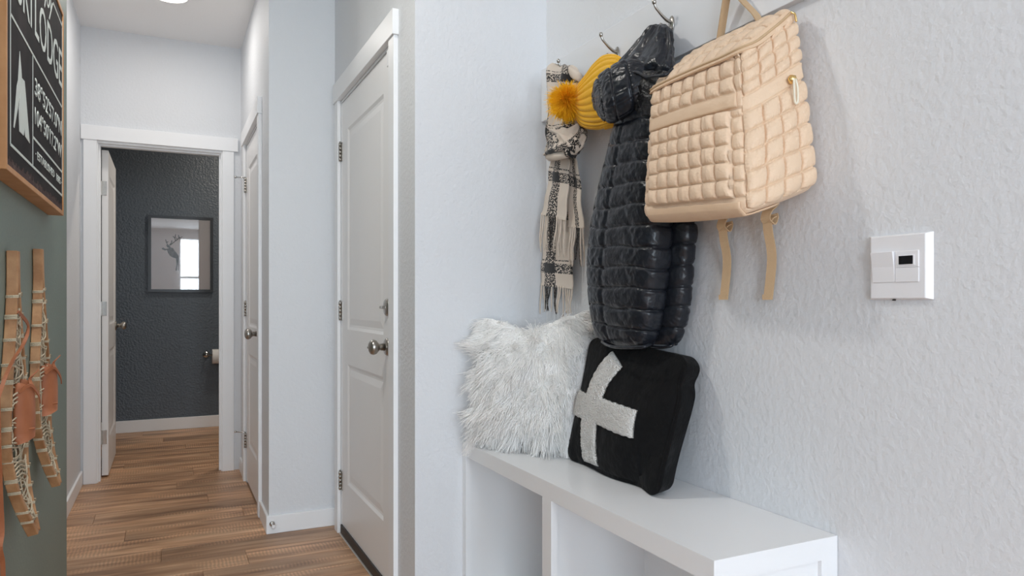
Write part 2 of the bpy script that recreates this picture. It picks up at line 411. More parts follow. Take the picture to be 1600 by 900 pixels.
def text_mesh(name, body, y0, y1, z0, z1, X, m, parent, offset=0.0, shear=0.0):
    """writing on a plane facing +X, squeezed into the rectangle y0..y1, z0..z1"""
    cu = bpy.data.curves.new(name, 'FONT'); cu.body = body; cu.offset = offset; cu.shear = shear; cu.resolution_u = 3
    t = bpy.data.objects.new(name + '_tmp', cu); col.objects.link(t)
    dg = bpy.context.evaluated_depsgraph_get(); me = bpy.data.meshes.new_from_object(t.evaluated_get(dg))
    bpy.data.objects.remove(t); bpy.data.curves.remove(cu)
    c = np.zeros(len(me.vertices) * 3); me.vertices.foreach_get('co', c); c = c.reshape(-1, 3)
    lo, hi = c.min(0), c.max(0)
    w = np.stack([np.full(len(c), X), y0 + (c[:, 0] - lo[0]) / (hi[0] - lo[0]) * (y1 - y0), z0 + (c[:, 1] - lo[1]) / (hi[1] - lo[1]) * (z1 - z0)], 1)
    me.vertices.foreach_set('co', w.ravel()); me.materials.clear(); me.update()
    o = link(name, me, m, parent)
    so = o.modifiers.new('thick', 'SOLIDIFY'); so.thickness = 0.0006; so.offset = 0
    o['kind'] = 'stuff'
    return o

# ================================================================== the setting
ZC = 2.743
XR, YN, XD, YRET, XH, XL, YE, XG, YG = 1.231, 2.258, 0.736, 3.514, 0.427, -0.472, 4.945, -0.33, 3.005
YB = 6.73
def struct(o): o['kind'] = 'structure'; return o
MB_ = MB
struct(box('wall_right', M['wall'], XR, XR + .12, YW - .12, YN, -.05, ZC))
struct(box('wall_niche', M['wall'], XD, XR + .12, YN, 2.43, -.05, ZC))
w = MB().box(XD, XD + .12, 2.43, 2.52, -.05, ZC).box(XD, XD + .12, 3.376, YRET, -.05, ZC).box(XD, XD + .12, 2.52, 3.376, 2.045, ZC)
struct(w.build('wall_door_side', M['wall']))
struct(box('wall_return', M['wall'], XH, XD + .12, YRET, YRET + .12, -.05, ZC))
w = MB().box(XH, XH + .12, YRET + .12, 3.865, -.05, ZC).box(XH, XH + .12, 4.595, YE, -.05, ZC).box(XH, XH + .12, 3.865, 4.595, 2.05, ZC)
struct(w.build('wall_hall_right', M['wall']))
w = MB().box(-1.02, -.392, YE, YE + .12, -.05, ZC).box(.318, 1.42, YE, YE + .12, -.05, ZC).box(-.392, .318, YE, YE + .12, 2.068, ZC)
struct(w.build('wall_hall_end', M['wall']))
struct(box('wall_hall_left', M['wall'], -.60, XL, YG, YE, -.05, ZC))
struct(box('wall_green', M['green'], -.60, XG, 1.2, YG, -.05, ZC))
struct(box('wall_left_return', M['wall'], -3.2, -.60, 1.2, 1.32, -.05, ZC))
struct(box('wall_left', M['wall'], -3.2, -3.08, YW, 1.2, -.05, ZC))
w = MB().box(-3.2, -2.2, YW - .12, YW, -.05, ZC).box(-.6, .2, YW - .12, YW, -.05, ZC).box(1.0, XR, YW - .12, YW, -.05, ZC)
w.box(-2.2, -.6, YW - .12, YW, -.05, .4).box(-2.2, -.6, YW - .12, YW, 2.4, ZC).box(.2, 1.0, YW - .12, YW, -.05, .85).box(.2, 1.0, YW - .12, YW, 2.55, ZC)
struct(w.build('wall_back', M['wall']))
struct(box('wall_bathroom_back', M['dark'], -1.02, 1.42, YB, YB + .12, -.05, ZC))
struct(box('wall_bathroom_left', M['dark'], -1.02, -.90, YE + .12, YB, -.05, ZC))
struct(box('wall_bathroom_right', M['dark'], 1.30, 1.42, YE + .12, YB, -.05, ZC))
struct(box('ceiling', M['ceiling'], -3.2, 1.42, YW - .12, 6.85, ZC, ZC + .1))
# windows behind the photographer; the wide one is added to enlarge the daylight
def window(name, x0, x1, z0, z1, y):
    r = empty(name, ((x0 + x1) / 2, y, z0)); struct(r)
    f = MB().box(x0, x0 + .05, y, y + .07, z0, z1).box(x1 - .05, x1, y, y + .07, z0, z1).box(x0, x1, y, y + .07, z0, z0 + .05).box(x0, x1, y, y + .07, z1 - .05, z1)
    f.build('window_frame', M['trim'], r)
    zm = z0 + (z1 - z0) * .45
    box('window_rail', M['trim'], x0 + .05, x1 - .05, y + .262, y + .275, zm, zm + .05, r)
    box('pane', M['glasspane'], x0 + .05, x1 - .05, y + .02, y + .026, z0 + .05, z1 - .05, r)
window('added_window', -2.2, -.6, .4, 2.4, YW - .1)
window('window_2', .2, 1.0, .85, 2.55, YW - .1)

# floor of planks
fl = struct(box('floor', M['skip'], -3.2, 1.42, YW - .12, 6.85, -.06, -.008))
PW = .178; row0 = 3.148
plank_cache = {}
def plank(x0, x1, y0, y1):
    key = (round(x1 - x0, 3), round(y1 - y0, 3))
    if key not in plank_cache:
        a, b = key[0] - .0012, key[1] - .0012; e = .0012
        v = [(0, 0, -.008), (a, 0, -.008), (a, b, -.008), (0, b, -.008), (0, 0, -e), (a, 0, -e), (a, b, -e), (0, b, -e), (e, e, 0), (a - e, e, 0), (a - e, b - e, 0), (e, b - e, 0)]
        f = [(0, 3, 2, 1), (8, 9, 10, 11)] + [(i, (i + 1) % 4, 4 + (i + 1) % 4, 4 + i) for i in range(4)] + [(4 + i, 4 + (i + 1) % 4, 8 + (i + 1) % 4, 8 + i) for i in range(4)]
        me = bpy.data.meshes.new('plank'); me.from_pydata(v, [], f); me.update(); me.materials.append(M['plank']); plank_cache[key] = me
    o = bpy.data.objects.new('plank', plank_cache[key]); col.objects.link(o); o.parent = fl; o.location = (x0, y0, 0)
def spans(y):
    if y > YE + .05: return -.90, 1.30
    if y > YRET: return XL, XH
    if y > YG - .02: return XL, XD
    if y > YN - .02: return XG, XD
    if y > 1.25: return XG, XR
    return -1.6, XR
k = -21
while True:
    y0 = row0 + k * PW; y1 = y0 + PW
    if y0 > YB: break
    y1 = min(y1, YB); a, b = spans((y0 + y1) / 2)
    fixed = {0: .305, 10: .146}
    x = fixed[k] - 1.22 * 3 if k in fixed else (-3 + ((k * 0.437) % 1.0) * 1.22)
    while x < b:
        xa, xb = max(x, a), min(x + 1.22, b)
        if xb - xa > .02: plank(xa, xb, y0, y1)
        x += 1.22
    k += 1

# baseboards
def base(name, x0, x1, y0, y1, h=.085): struct(box(name, M['trim'], x0, x1, y0, y1, 0, h, bevel=.003))
base('baseboard_hall_left', XL, XL + .013, YG, YE - .018)
base('baseboard_return', XH - .013, XD, YRET - .013, YRET)
base('baseboard_hall_right', XH - .013, XH, YRET, 3.79)
base('baseboard_hall_far', XH - .013, XH, 4.668, YE - .018)
base('baseboard_bathroom', -.90, 1.30, YB - .013, YB, .10)
base('baseboard_right', XR - .013, XR, YW, .985)
base('baseboard_green', XG, XG + .013, 1.2, YG)

# ------------------------------------------------------------------ doors
def ring_panel(u0, u1, z0, z1, to, d0):
    """moulded panel: nested rings; to(u, z, depth) -> xyz"""
    V = []; Fc = []; prof = [(0, 0), (.012, .006), (.022, .007), (.05, .0025)]
    for (ins, dep) in prof:
        V += [to(u0 + ins, z0 + ins, d0 + dep), to(u1 - ins, z0 + ins, d0 + dep), to(u1 - ins, z1 - ins, d0 + dep), to(u0 + ins, z1 - ins, d0 + dep)]
    for r in range(len(prof) - 1):
        for i in range(4): Fc.append((r * 4 + i, r * 4 + (i + 1) % 4, r * 4 + 4 + (i + 1) % 4, r * 4 + 4 + i))
    n = 4 * (len(prof) - 1); Fc.append((n, n + 1, n + 2, n + 3))
    return V, Fc
def panel_door(root, to, W, H, T=.035, z0=0.012):
    """two-panel slab in local u (width), z, depth 0 (seen face) .. T"""
    mu = .115; us = [0, mu, W - mu, W]; zs = [z0, z0 + .225, z0 + .775, z0 + .935, z0 + H - .14, z0 + H]
    m = MB()
    for face, d in ((0, 0.0), (1, T)):
        for i in range(3):
            for j in range(5):
                if i == 1 and j in (1, 3): continue
                m.quad(to(us[i], zs[j], d), to(us[i + 1], zs[j], d), to(us[i + 1], zs[j + 1], d), to(us[i], zs[j + 1], d))
    z1 = zs[-1]
    m.quad(to(0, z0, 0), to(0, z0, T), to(0, z1, T), to(0, z1, 0)).quad(to(W, z0, 0), to(W, z0, T), to(W, z1, T), to(W, z1, 0))
    m.quad(to(0, z0, 0), to(W, z0, 0), to(W, z0, T), to(0, z0, T)).quad(to(0, z1, 0), to(W, z1, 0), to(W, z1, T), to(0, z1, T))
    m.build('slab', M['door'], root)
    for j in (1, 3):
        a, b = zs[j], zs[j + 1]
        V1, F1 = ring_panel(us[1], us[2], a, b, to, 0)
        V2, F2 = ring_panel(us[1], us[2], a, b, lambda u, z, d: to(u, z, T - d), 0)
        MB().add(V1, F1).add(V2, F2).build('panel', M['door'], root)
KNOB = [(0, .0325), (.004, .033), (.009, .028), (.012, .014), (.03, .012), (.036, .017), (.043, .0255), (.054, .029), (.064, .0255), (.070, .016), (.072, .004)]
ROSE = [(0, .033), (.004, .033), (.009, .028), (.011, .012)]
def knob(root, at, d, lock=False):
    kn = lathe('knob', KNOB[3:], at, d, M['nickel'], root, 28)
    lathe('rose', ROSE, at, d, M['nickel'], kn, 28)
    if lock: lathe('lock_button', [(.071, .004), (.076, .004)], at, d, M['nickel'], kn, 12)
def hinge(root, x, y, z, pin=None):
    """barrel hinge on a wall that faces -X; the barrel stands proud, plates either side"""
    h = MB().box(x - .002, x + .004, y - .022, y + .026, z - .044, z + .044).build('hinge', M['nickel'], root, bevel=.001)
    m = MB()
    for i in range(5):
        V, Fc = lathe_vf([(0, .0055), (.0005, .0068), (.0165, .0068), (.017, .0055)], (x - .006, y, z - .0435 + i * .0175), (0, 0, 1), 12); m.add(V, Fc)
    V, Fc = lathe_vf([(0, .003), (.004, .005), (.006, .003)], (x - .006, y, z + .044), (0, 0, 1), 12); m.add(V, Fc)
    m.build('barrel', M['nickel'], h, True)
    if pin:
        V, Fc = tube_vf([(x - .006, y, z + .05), (x - .03, y + .012, z + .05), (x - .055, y + .03, z + .052)], .0035, 8)
        V2, F2 = lathe_vf([(0, .004), (.002, .0075), (.008, .0075), (.009, .004)], (x - .055, y + .03, z + .052), (-.7, .7, 0), 12)
        MB().add(V, Fc).add(V2, F2).build('hinge_pin_stop', M['chrome'], h, True)
def trims(name, x, ya, yb, zt, hh, over, face=-1, jamb=(0, 0), cw=.068):
    """flat casing round an opening in a wall facing -X: legs outside ya..yb, header with end overhang"""
    r = empty(name, (x, (ya + yb) / 2, 0)); struct(r); t = .017
    box('casing', M['trim'], x - t, x, ya - cw, ya, 0, zt, r, .0015)
    box('casing', M['trim'], x - t, x, yb, yb + cw, 0, zt, r, .0015)
    box('header', M['trim'], x - t - .006, x, ya - cw - over, yb + cw + over, zt, zt + hh, r, .0015)
    j = MB().box(x, x + .11, ya - .003, ya + .0115, 0, zt).box(x, x + .11, yb - .0115, yb + .003, 0, zt).box(x, x + .11, ya + .0115, yb - .0115, zt - .0125, zt + .0)
    j.build('jamb', M['trim'], r)
    return r
# centre door (garage door with sweep and dead bolt)
trims('trim_1', XD, 2.518, 3.378, 2.043, .09, .008)
d1 = struct(empty('door_1', (XD, 2.95, 0)))
DY0, DY1 = 2.532, 3.364
panel_door(d1, lambda u, z, d: (XD + .002 + d, DY1 - u, z), DY1 - DY0, 1.995, z0=.032)
for z in (1.80, 1.05, .25): hinge(d1, XD, DY1 + .006, z)
knob(d1, (XD + .002, DY0 + .062, .925), (-1, 0, 0), True)
db = lathe('deadbolt', ROSE, (XD + .002, DY0 + .062, 1.073), (-1, 0, 0), M['nickel'], d1, 28)
box('thumb_turn', M['nickel'], XD - .026, XD - .006, DY0 + .062 - .012, DY0 + .062 + .012, 1.068, 1.078, db, .002)
sw = box('door_sweep', M['sweep'], XD - .006, XD + .002, DY0 + .002, DY1 - .002, .006, .045, d1)
box('threshold', M['alu'], XD - .012, XD + .11, DY0 - .002, DY1 + .002, 0.0, .006, d1, .002)
box('contact_sensor', M['plastic'], XD - .012, XD + .002, DY0 + .004, DY0 + .024, 1.958, 2.02, d1, .003)
# closet door in the hall
trims('trim_2', XH, 3.862, 4.598, 2.048, .085, .006)
d2 = struct(empty('door_2', (XH, 4.23, 0)))
panel_door(d2, lambda u, z, d: (XH + .002 + d, 4.584 - u, z), 4.584 - 3.876, 2.018)
for i, z in enumerate((1.80, 1.05, .25)): hinge(d2, XH, 4.590, z, pin=(i != 1))
knob(d2, (XH + .002, 3.876 + .062, .925), (-1, 0, 0))
# bathroom doorway and its open door
r = struct(empty('trim_3', (-.037, YE, 0)))
box('casing', M['trim'], -.457, -.388, YE - .017, YE, 0, 2.066, r, .0015)
box('casing', M['trim'], .314, .383, YE - .017, YE, 0, 2.066, r, .0015)
box('header', M['trim'], -.470, .408, YE - .023, YE, 2.066, 2.152, r, .0015)
MB().box(-.395, -.381, YE, YE + .122, 0, 2.066).box(.307, .321, YE, YE + .122, 0, 2.066).box(-.381, .307, YE, YE + .122, 2.052, 2.068).build('jamb', M['trim'], r)
MB().box(-.381, -.371, YE + .03, YE + .07, 0, 2.052).box(.297, .307, YE + .03, YE + .07, 0, 2.052).box(-.371, .297, YE + .03, YE + .07, 2.042, 2.052).build('door_stop', M['trim'], r)
d3 = struct(empty('door_3', (-.355, 5.08, 0)))
panel_door(d3, lambda u, z, d: (-.337 - d, 5.085 + u, z), .70, 2.025)
for z in (1.80, 1.05, .25):
    h = MB().box(-.381, -.345, 5.081, 5.085, z - .044, z + .044).build('hinge', M['chrome'], d3, bevel=.001)
knob(d3, (-.337, 5.085 + .70 - .062, .925), (1, 0, 0))

# hook rail
struct(box('trim_4', M['rail'], 1.211, XR, .35, YN, 1.742, 1.929, bevel=.0015))

# spring door stop on the baseboard
ds = empty('door_stop', (.435, YRET - .013, .045)); tag(ds, 'small chrome spring door stop screwed to the white baseboard corner', 'door stop')
lathe('mount', [(0, .013), (.004, .013), (.008, .007)], (.440, YRET - .013, .048), (0, -1, 0), M['chrome'], ds, 16)
hp = [(.440 + .0055 * math.cos(t), YRET - .019 - t * .0012, .048 + .0055 * math.sin(t)) for t in np.linspace(0, 36, 120)]
tube('spring', hp, .0013, M['chrome'], ds, 5)
lathe('tip', [(0, .006), (.002, .0085), (.012, .0085), (.014, .005)], (.440, YRET - .061, .048), (0, -1, 0), M['plastic'], ds, 16)

# flush ceiling lamps: hallway (in view); bench and rear ones unseen, added as fill
def ceiling_lamp(x, y, r, power, label):
    c = empty('ceiling_light', (x, y, ZC)); tag(c, label, 'ceiling light', 'flush ceiling lights along the hallway')
    lathe('trim_ring', [(0, r * 1.17), (.010, r * 1.15), (.014, r * 1.06), (.014, r * 1.01)], (x, y, ZC), (0, 0, -1), M['trim'], c, 40)
    lathe('diffuser', [(.0, r), (.016, r * .99), (.020, r * .86), (.021, .01)], (x, y, ZC), (0, 0, -1), M['lamp'], c, 40)
    l = bpy.data.lights.new('ceiling_lamp_light', 'AREA'); l.shape = 'DISK'; l.size = r * 1.95; l.energy = power; l.color = (1.0, .955, .905)
    o = bpy.data.objects.new('ceiling_lamp_light', l); col.objects.link(o); o.location = (x, y, ZC - .024)
ceiling_lamp(.007, 4.215, .087, 5.6, 'round flush ceiling light glowing at the end of the hallway')
ceiling_lamp(-.05, 1.95, .087, 13, 'added unseen ceiling light above the bench and coat hooks')
ceiling_lamp(.15, -1.30, .087, 11, 'added unseen ceiling light behind the camera by the windows')
# unseen ceiling lamp added to light the bathroom (beyond the door head)
bl = empty('bathroom_added_light', (.75, 5.75, ZC)); tag(bl, 'added unseen warm ceiling light inside the dark bathroom', 'ceiling light')
lathe('trim_ring', [(0, .102), (.010, .100), (.014, .092), (.014, .088)], (.75, 5.75, ZC), (0, 0, -1), M['trim'], bl, 40)
lathe('diffuser', [(.0, .087), (.016, .086), (.020, .075), (.021, .01)], (.75, 5.75, ZC), (0, 0, -1), M['lamp'], bl, 40)
l = bpy.data.lights.new('bathroom_added_lamp', 'AREA'); l.shape = 'DISK'; l.size = .17; l.energy = 17; l.color = (1.0, .90, .78)
o = bpy.data.objects.new('bathroom_added_lamp', l); col.objects.link(o); o.location = (.75, 5.75, ZC - .03)

# ================================================================== bench
BX, BY0, BY1, BZ = .905, 1.015, YN - .001, .617
bn = empty('storage_bench', ((BX + XR) / 2, (BY0 + BY1) / 2, 0)); tag(bn, 'white built-in storage bench with open cubbies below the coat hooks', 'bench')
box('bench_top', M['bench'], BX, XR - .001, BY0, BY1, BZ - .018, BZ, bn)
box('fascia', M['bench'], BX, BX + .019, BY0 + .018, BY1, BZ - .046, BZ - .018, bn)
ZB = .10
def stile(y0, y1): box('stile', M['bench'], BX, BX + .019, y0, y1, ZB, BZ - .046, bn)
stile(BY1 - .030, BY1); stile(1.633, 1.682); stile(BY0 + .018, BY0 + .048)
box('bottom_rail', M['bench'], BX, BX + .019, BY0 + .018, BY1, .0, ZB, bn)
for yc in (BY1 - .016, 1.6575): box('divider', M['bench'], BX + .019, XR - .001, yc - .009, yc + .009, .03, BZ - .018, bn)
box('shelf_bottom', M['bench'], BX + .019, XR - .016, BY0 + .02, BY1, .085, .10, bn)
box('back_panel', M['bench'], XR - .016, XR - .001, BY0 + .02, BY1, .10, BZ - .018, bn)
ep = MB().box(BX, BX + .048, BY0, BY0 + .018, 0, BZ - .018).box(XR - .047, XR - .001, BY0, BY0 + .018, 0, BZ - .018).box(BX + .048, XR - .047, BY0, BY0 + .018, BZ - .044, BZ - .018).box(BX + .048, XR - .047, BY0, BY0 + .018, 0, .1)
ep.build('end_frame', M['bench'], bn)
box('end_panel', M['bench'], BX + .045, XR - .044, BY0 + .009, BY0 + .018, .09, BZ - .038, bn)

# ================================================================== switch plate
sp = empty('thermostat', (XR, .876, 1.10)); tag(sp, 'square white wall control plate with small black display', 'thermostat')
Y0s, Y1s, Z0s, Z1s = .812, .941, 1.098, 1.221
def frustum(name, y0, y1, z0, z1, xb, xf, ins, m, parent):
    v = [(xb, y0, z0), (xb, y1, z0), (xb, y1, z1), (xb, y0, z1)]
    v += [(xf, y0 + ins, z0 + ins * .3), (xf, y1 - ins, z0 + ins * .3), (xf, y1 - ins, z1 - ins * .3), (xf, y0 + ins, z1 - ins * .3)]
    return obj(name, v, [(0, 3, 2, 1), (4, 5, 6, 7)] + [(i, (i + 1) % 4, 4 + (i + 1) % 4, 4 + i) for i in range(4)], m, parent, bevel=.0012)
frustum('plate', Y0s, Y1s, Z0s, Z1s, XR, XR - .011, .010, M['plastic'], sp)
rk = obj('rocker', [(XR - .010, .880, 1.131), (XR - .010, .926, 1.131), (XR - .010, .926, 1.188), (XR - .010, .880, 1.188),
     (XR - .0125, .880, 1.131), (XR - .0125, .926, 1.131), (XR - .020, .926, 1.188), (XR - .020, .880, 1.188), (XR - .0145, .880, 1.160), (XR - .0145, .926, 1.160)],
    [(0, 3, 2, 1), (4, 5, 9, 8), (8, 9, 6, 7), (0, 1, 5, 4), (2, 3, 7, 6), (1, 2, 6, 9, 5), (3, 0, 4, 8, 7)], M['plastic'], sp, bevel=.0006)
md = box('module', M['plastic'], XR - .0135, XR - .010, .833, .8785, 1.158, 1.188, sp, .0006)
box('display_bezel', M['plastic'], XR - .0148, XR - .0135, .8395, .8735, 1.1612, 1.1805, md, .0006)
box('display', M['display'], XR - .0152, XR - .0148, .8425, .8700, 1.1632, 1.1788, md)
box('button', M['plastic'], XR - .0130, XR - .010, .833, .8785, 1.131, 1.157, sp, .0006)
box('latch', M['sweep'], XR - .008, XR - .003, .884, .888, 1.0965, 1.099, sp)

# ================================================================== bathroom picture and paper holder
pf = empty('framed_print', (.1, YB, 1.174)); tag(pf, 'black framed deer print hanging on the dark bathroom wall', 'picture')
px0, px1, pz0, pz1, pw_ = -.154, .352, 1.174, 1.824, .024
f = MB().box(px0, px0 + pw_, YB - .028, YB, pz0, pz1).box(px1 - pw_, px1, YB - .028, YB, pz0, pz1).box(px0 + pw_, px1 - pw_, YB - .028, YB, pz0, pz0 + pw_).box(px0 + pw_, px1 - pw_, YB - .028, YB, pz1 - pw_, pz1)
f.build('frame', M['black_frame'], pf)
box('print', M['print'], px0 + pw_, px1 - pw_, YB - .014, YB - .004, pz0 + pw_, pz1 - pw_, pf)
def pp(x, z, y=YB - .0145):     # picture coordinates: zoom pixels of the frame
    return (px0 + (x - 40) / 655 * (px1 - px0), y, pz1 - (z - 65) / 775 * (pz1 - pz0))
dm = MB()
def poly(pts):
    n = len(dm.v); dm.v += [pp(*q) for q in pts]; dm.v += [pp(q[0], q[1], YB - .0141) for q in pts]; k = len(pts)
    dm.f.append(tuple(range(n, n + k))); dm.f += [(n + i, n + (i + 1) % k, n + k + (i + 1) % k, n + k + i) for i in range(k)]
def stroke(a, b, w0, w1):
    dx, dy = b[0] - a[0], b[1] - a[1]; L_ = math.hypot(dx, dy); nx, ny = -dy / L_, dx / L_
    poly([(a[0] + nx * w0, a[1] + ny * w0), (b[0] + nx * w1, b[1] + ny * w1), (b[0] - nx * w1, b[1] - ny * w1), (a[0] - nx * w0, a[1] - ny * w0)])
poly([(172, 398), (188, 388), (212, 402), (232, 398), (262, 385), (288, 392), (300, 415), (322, 440), (342, 470), (344, 500), (330, 500), (305, 492), (280, 485), (255, 470), (236, 440), (225, 412), (205, 418), (182, 408)])
stroke((326, 480), (326, 560), 11, 5); stroke((326, 555), (318, 620), 5, 6); stroke((338, 480), (338, 620), 6, 4)
poly([(218, 362), (236, 358), (262, 378), (258, 392), (230, 388)])
for a, b in (((238, 370), (222, 340)), ((222, 340), (212, 305)), ((222, 340), (238, 325)), ((250, 365), (272, 335)), ((272, 335), (274, 312)), ((258, 362), (310, 318)), ((310, 318), (345, 290)), ((345, 290), (380, 272)), ((310, 318), (306, 290)), ((306, 290), (285, 270)), ((306, 290), (312, 250)), ((345, 290), (340, 255)), ((345, 290), (352, 272)), ((330, 302), (318, 285))):
    stroke(a, b, 5, 3.5)
dm.build('deer', M['deer'], pf)
box('glass', M['glasspane'], px0 + pw_, px1 - pw_, YB - .020, YB - .0175, pz0 + pw_, pz1 - pw_, pf)

tp = empty('paper_holder', (.296, YB, .60)); tag(tp, 'chrome toilet paper holder on the dark bathroom wall', 'paper holder')
lathe('mount', [(0, .028), (.005, .028), (.010, .020), (.014, .010), (.05, .009), (.055, .012), (.07, .012), (.075, .006)], (.296, YB, .632), (0, -1, 0), M['chrome'], tp, 24)
tube('bar', [(.296, YB - .062, .632), (.50, YB - .062, .632)], .007, M['chrome'], tp, 12)
lathe('mount', [(0, .028), (.005, .028), (.010, .020), (.014, .010), (.05, .009), (.055, .012), (.07, .012), (.075, .006)], (.50, YB, .632), (0, -1, 0), M['chrome'], tp, 24)
rollo = empty('toilet_roll', (.345, YB - .062, .57)); tag(rollo, 'white toilet paper roll on the chrome holder', 'toilet paper')
V, Fc = lathe_vf([(0, .020), (0, .062), (.11, .062), (.11, .020)], (.342, YB - .064, .618), (1, 0, 0), 36)
n = 36; Fc = Fc[:-2] + [(3 * n + j, 3 * n + (j + 1) % n, (j + 1) % n, j) for j in range(n)]
obj('paper', V, Fc, M['paper'], rollo, False)

# ================================================================== sign
SX = -.289
sg = empty('ski_lodge_sign', (XG, 2.13, 1.36)); tag(sg, 'black chalkboard ski lodge sign in a thin wooden frame', 'sign')
sy0, sy1, sz0, sz1 = 1.704, 2.562, 1.358, 1.980
ft = .012
for nm, a in (('frame_side', (sy0, sy0 + ft, sz0, sz1)), ('frame_side', (sy1 - ft, sy1, sz0, sz1)), ('frame_side', (sy0 + ft, sy1 - ft, sz0, sz0 + ft)), ('frame_side', (sy0 + ft, sy1 - ft, sz1 - ft, sz1))):
    box(nm, M['frame_wood'], XG + .0005, SX, *a, sg, .001)
PXs = SX - .003
bd = box('board', M['signblack'], XG + .004, PXs, sy0 + ft, sy1 - ft, sz0 + ft, sz1 - ft, sg)
m = MB()
for i in range(60):
    y = sy0 + ft + (sy1 - sy0 - 2 * ft) * i / 60; h1 = random.uniform(.012, .026)
    m.box(PXs, PXs + .0004, y, y + (sy1 - sy0) / 60, sz0 + ft, sz0 + ft + h1)
m.build('worn_edge', M['rust'], bd)
def q(u, v): p = P(u, v, X=PXs); return p[1], p[2]
Xt = PXs + .0008
def rule(a, b, w=.006):
    (ya, za), (yb, zb) = a, b; L_ = math.hypot(yb - ya, zb - za); ny, nz = -(zb - za) / L_ * w / 2, (yb - ya) / L_ * w / 2
    obj('rule_line', [(Xt, ya + ny, za + nz), (Xt, yb + ny, zb + nz), (Xt, yb - ny, zb - nz), (Xt, ya - ny, za - nz),
                 (PXs, ya + ny, za + nz), (PXs, yb + ny, zb + nz), (PXs, yb - ny, zb - nz), (PXs, ya - ny, za - nz)], BF, M['chalk'], sg)
yl = q(16, 100)[0]; yr = q(97, 100)[0]; ym = q(51, 100)[0]
zb_ = (q(18, 230)[1] + q(96, 303)[1]) / 2; zm1 = (q(16, 20)[1] + q(48, 80)[1]) / 2; zm2 = (q(52, 215)[1] + q(96, 268)[1]) / 2
rule((yl, zb_), (yl, sz1 - .03)); rule((yl, zb_), (yr, zb_)); rule((yr, zb_), (yr, sz1 - .03)); rule((yl, zm1), (yr, zm1)); rule((ym, zb_), (ym, zm1)); rule((ym, zm2), (yr, zm2))
rule((q(83, 13)[0], sz1 - .045), (yr, sz1 - .045))
# lettering
zl0, zl1 = q(59, 65)[1], q(66, 12)[1]
text_mesh('lettering', 'SKI', q(26, 10)[0], q(49, 10)[0], zl0, zl1, Xt, M['chalk'], sg)
text_mesh('lettering', 'LODGE', q(54, 10)[0], q(96, 10)[0], zl0, zl1, Xt, M['chalk'], sg)
text_mesh('lettering', 'enjoy', q(60, 10)[0], q(82, 10)[0], zl1 + .012, zl1 + .095, Xt, M['chalk'], sg, shear=.35)
ya, yb = q(54, 0)[0], q(95.5, 0)[0]
z1a, z1b = q(56, 152)[1], q(56, 122)[1]
z2a, z2b = q(56, 196)[1], q(56, 168)[1]
text_mesh('lettering', '38°52\'57.0"N', ya, yb, z1a, z1b, Xt, M['chalk'], sg, offset=.012)
text_mesh('lettering', '104°50\'17.2"W', ya, yb, z2a, z2b, Xt, M['chalk'], sg, offset=.012)
z3a, z3b = q(60, 252)[1], q(60, 239)[1]
text_mesh('lettering', '· ESTABLISHED  1885 ·', q(55, 0)[0], q(96, 0)[0], z3a, z3b, Xt, M['chalk'], sg, offset=.012)
# tree / ski mark
def glyph(pts):
    v = [(Xt, *q(*a)) for a in pts] + [(PXs, *q(*a)) for a in pts]; n = len(pts)
    obj('tree_mark', v, [tuple(range(n))] + [(i, (i + 1) % n, n + (i + 1) % n, n + i) for i in range(n)], M['chalk'], sg)
glyph([(30.5, 80), (33, 110), (34, 128), (26, 178), (22, 200), (21, 198), (26, 135), (28, 125)])
glyph([(34, 122), (38, 127), (40, 150), (46, 224), (39, 213), (38, 200), (36.5, 212), (30, 205), (29, 170)])

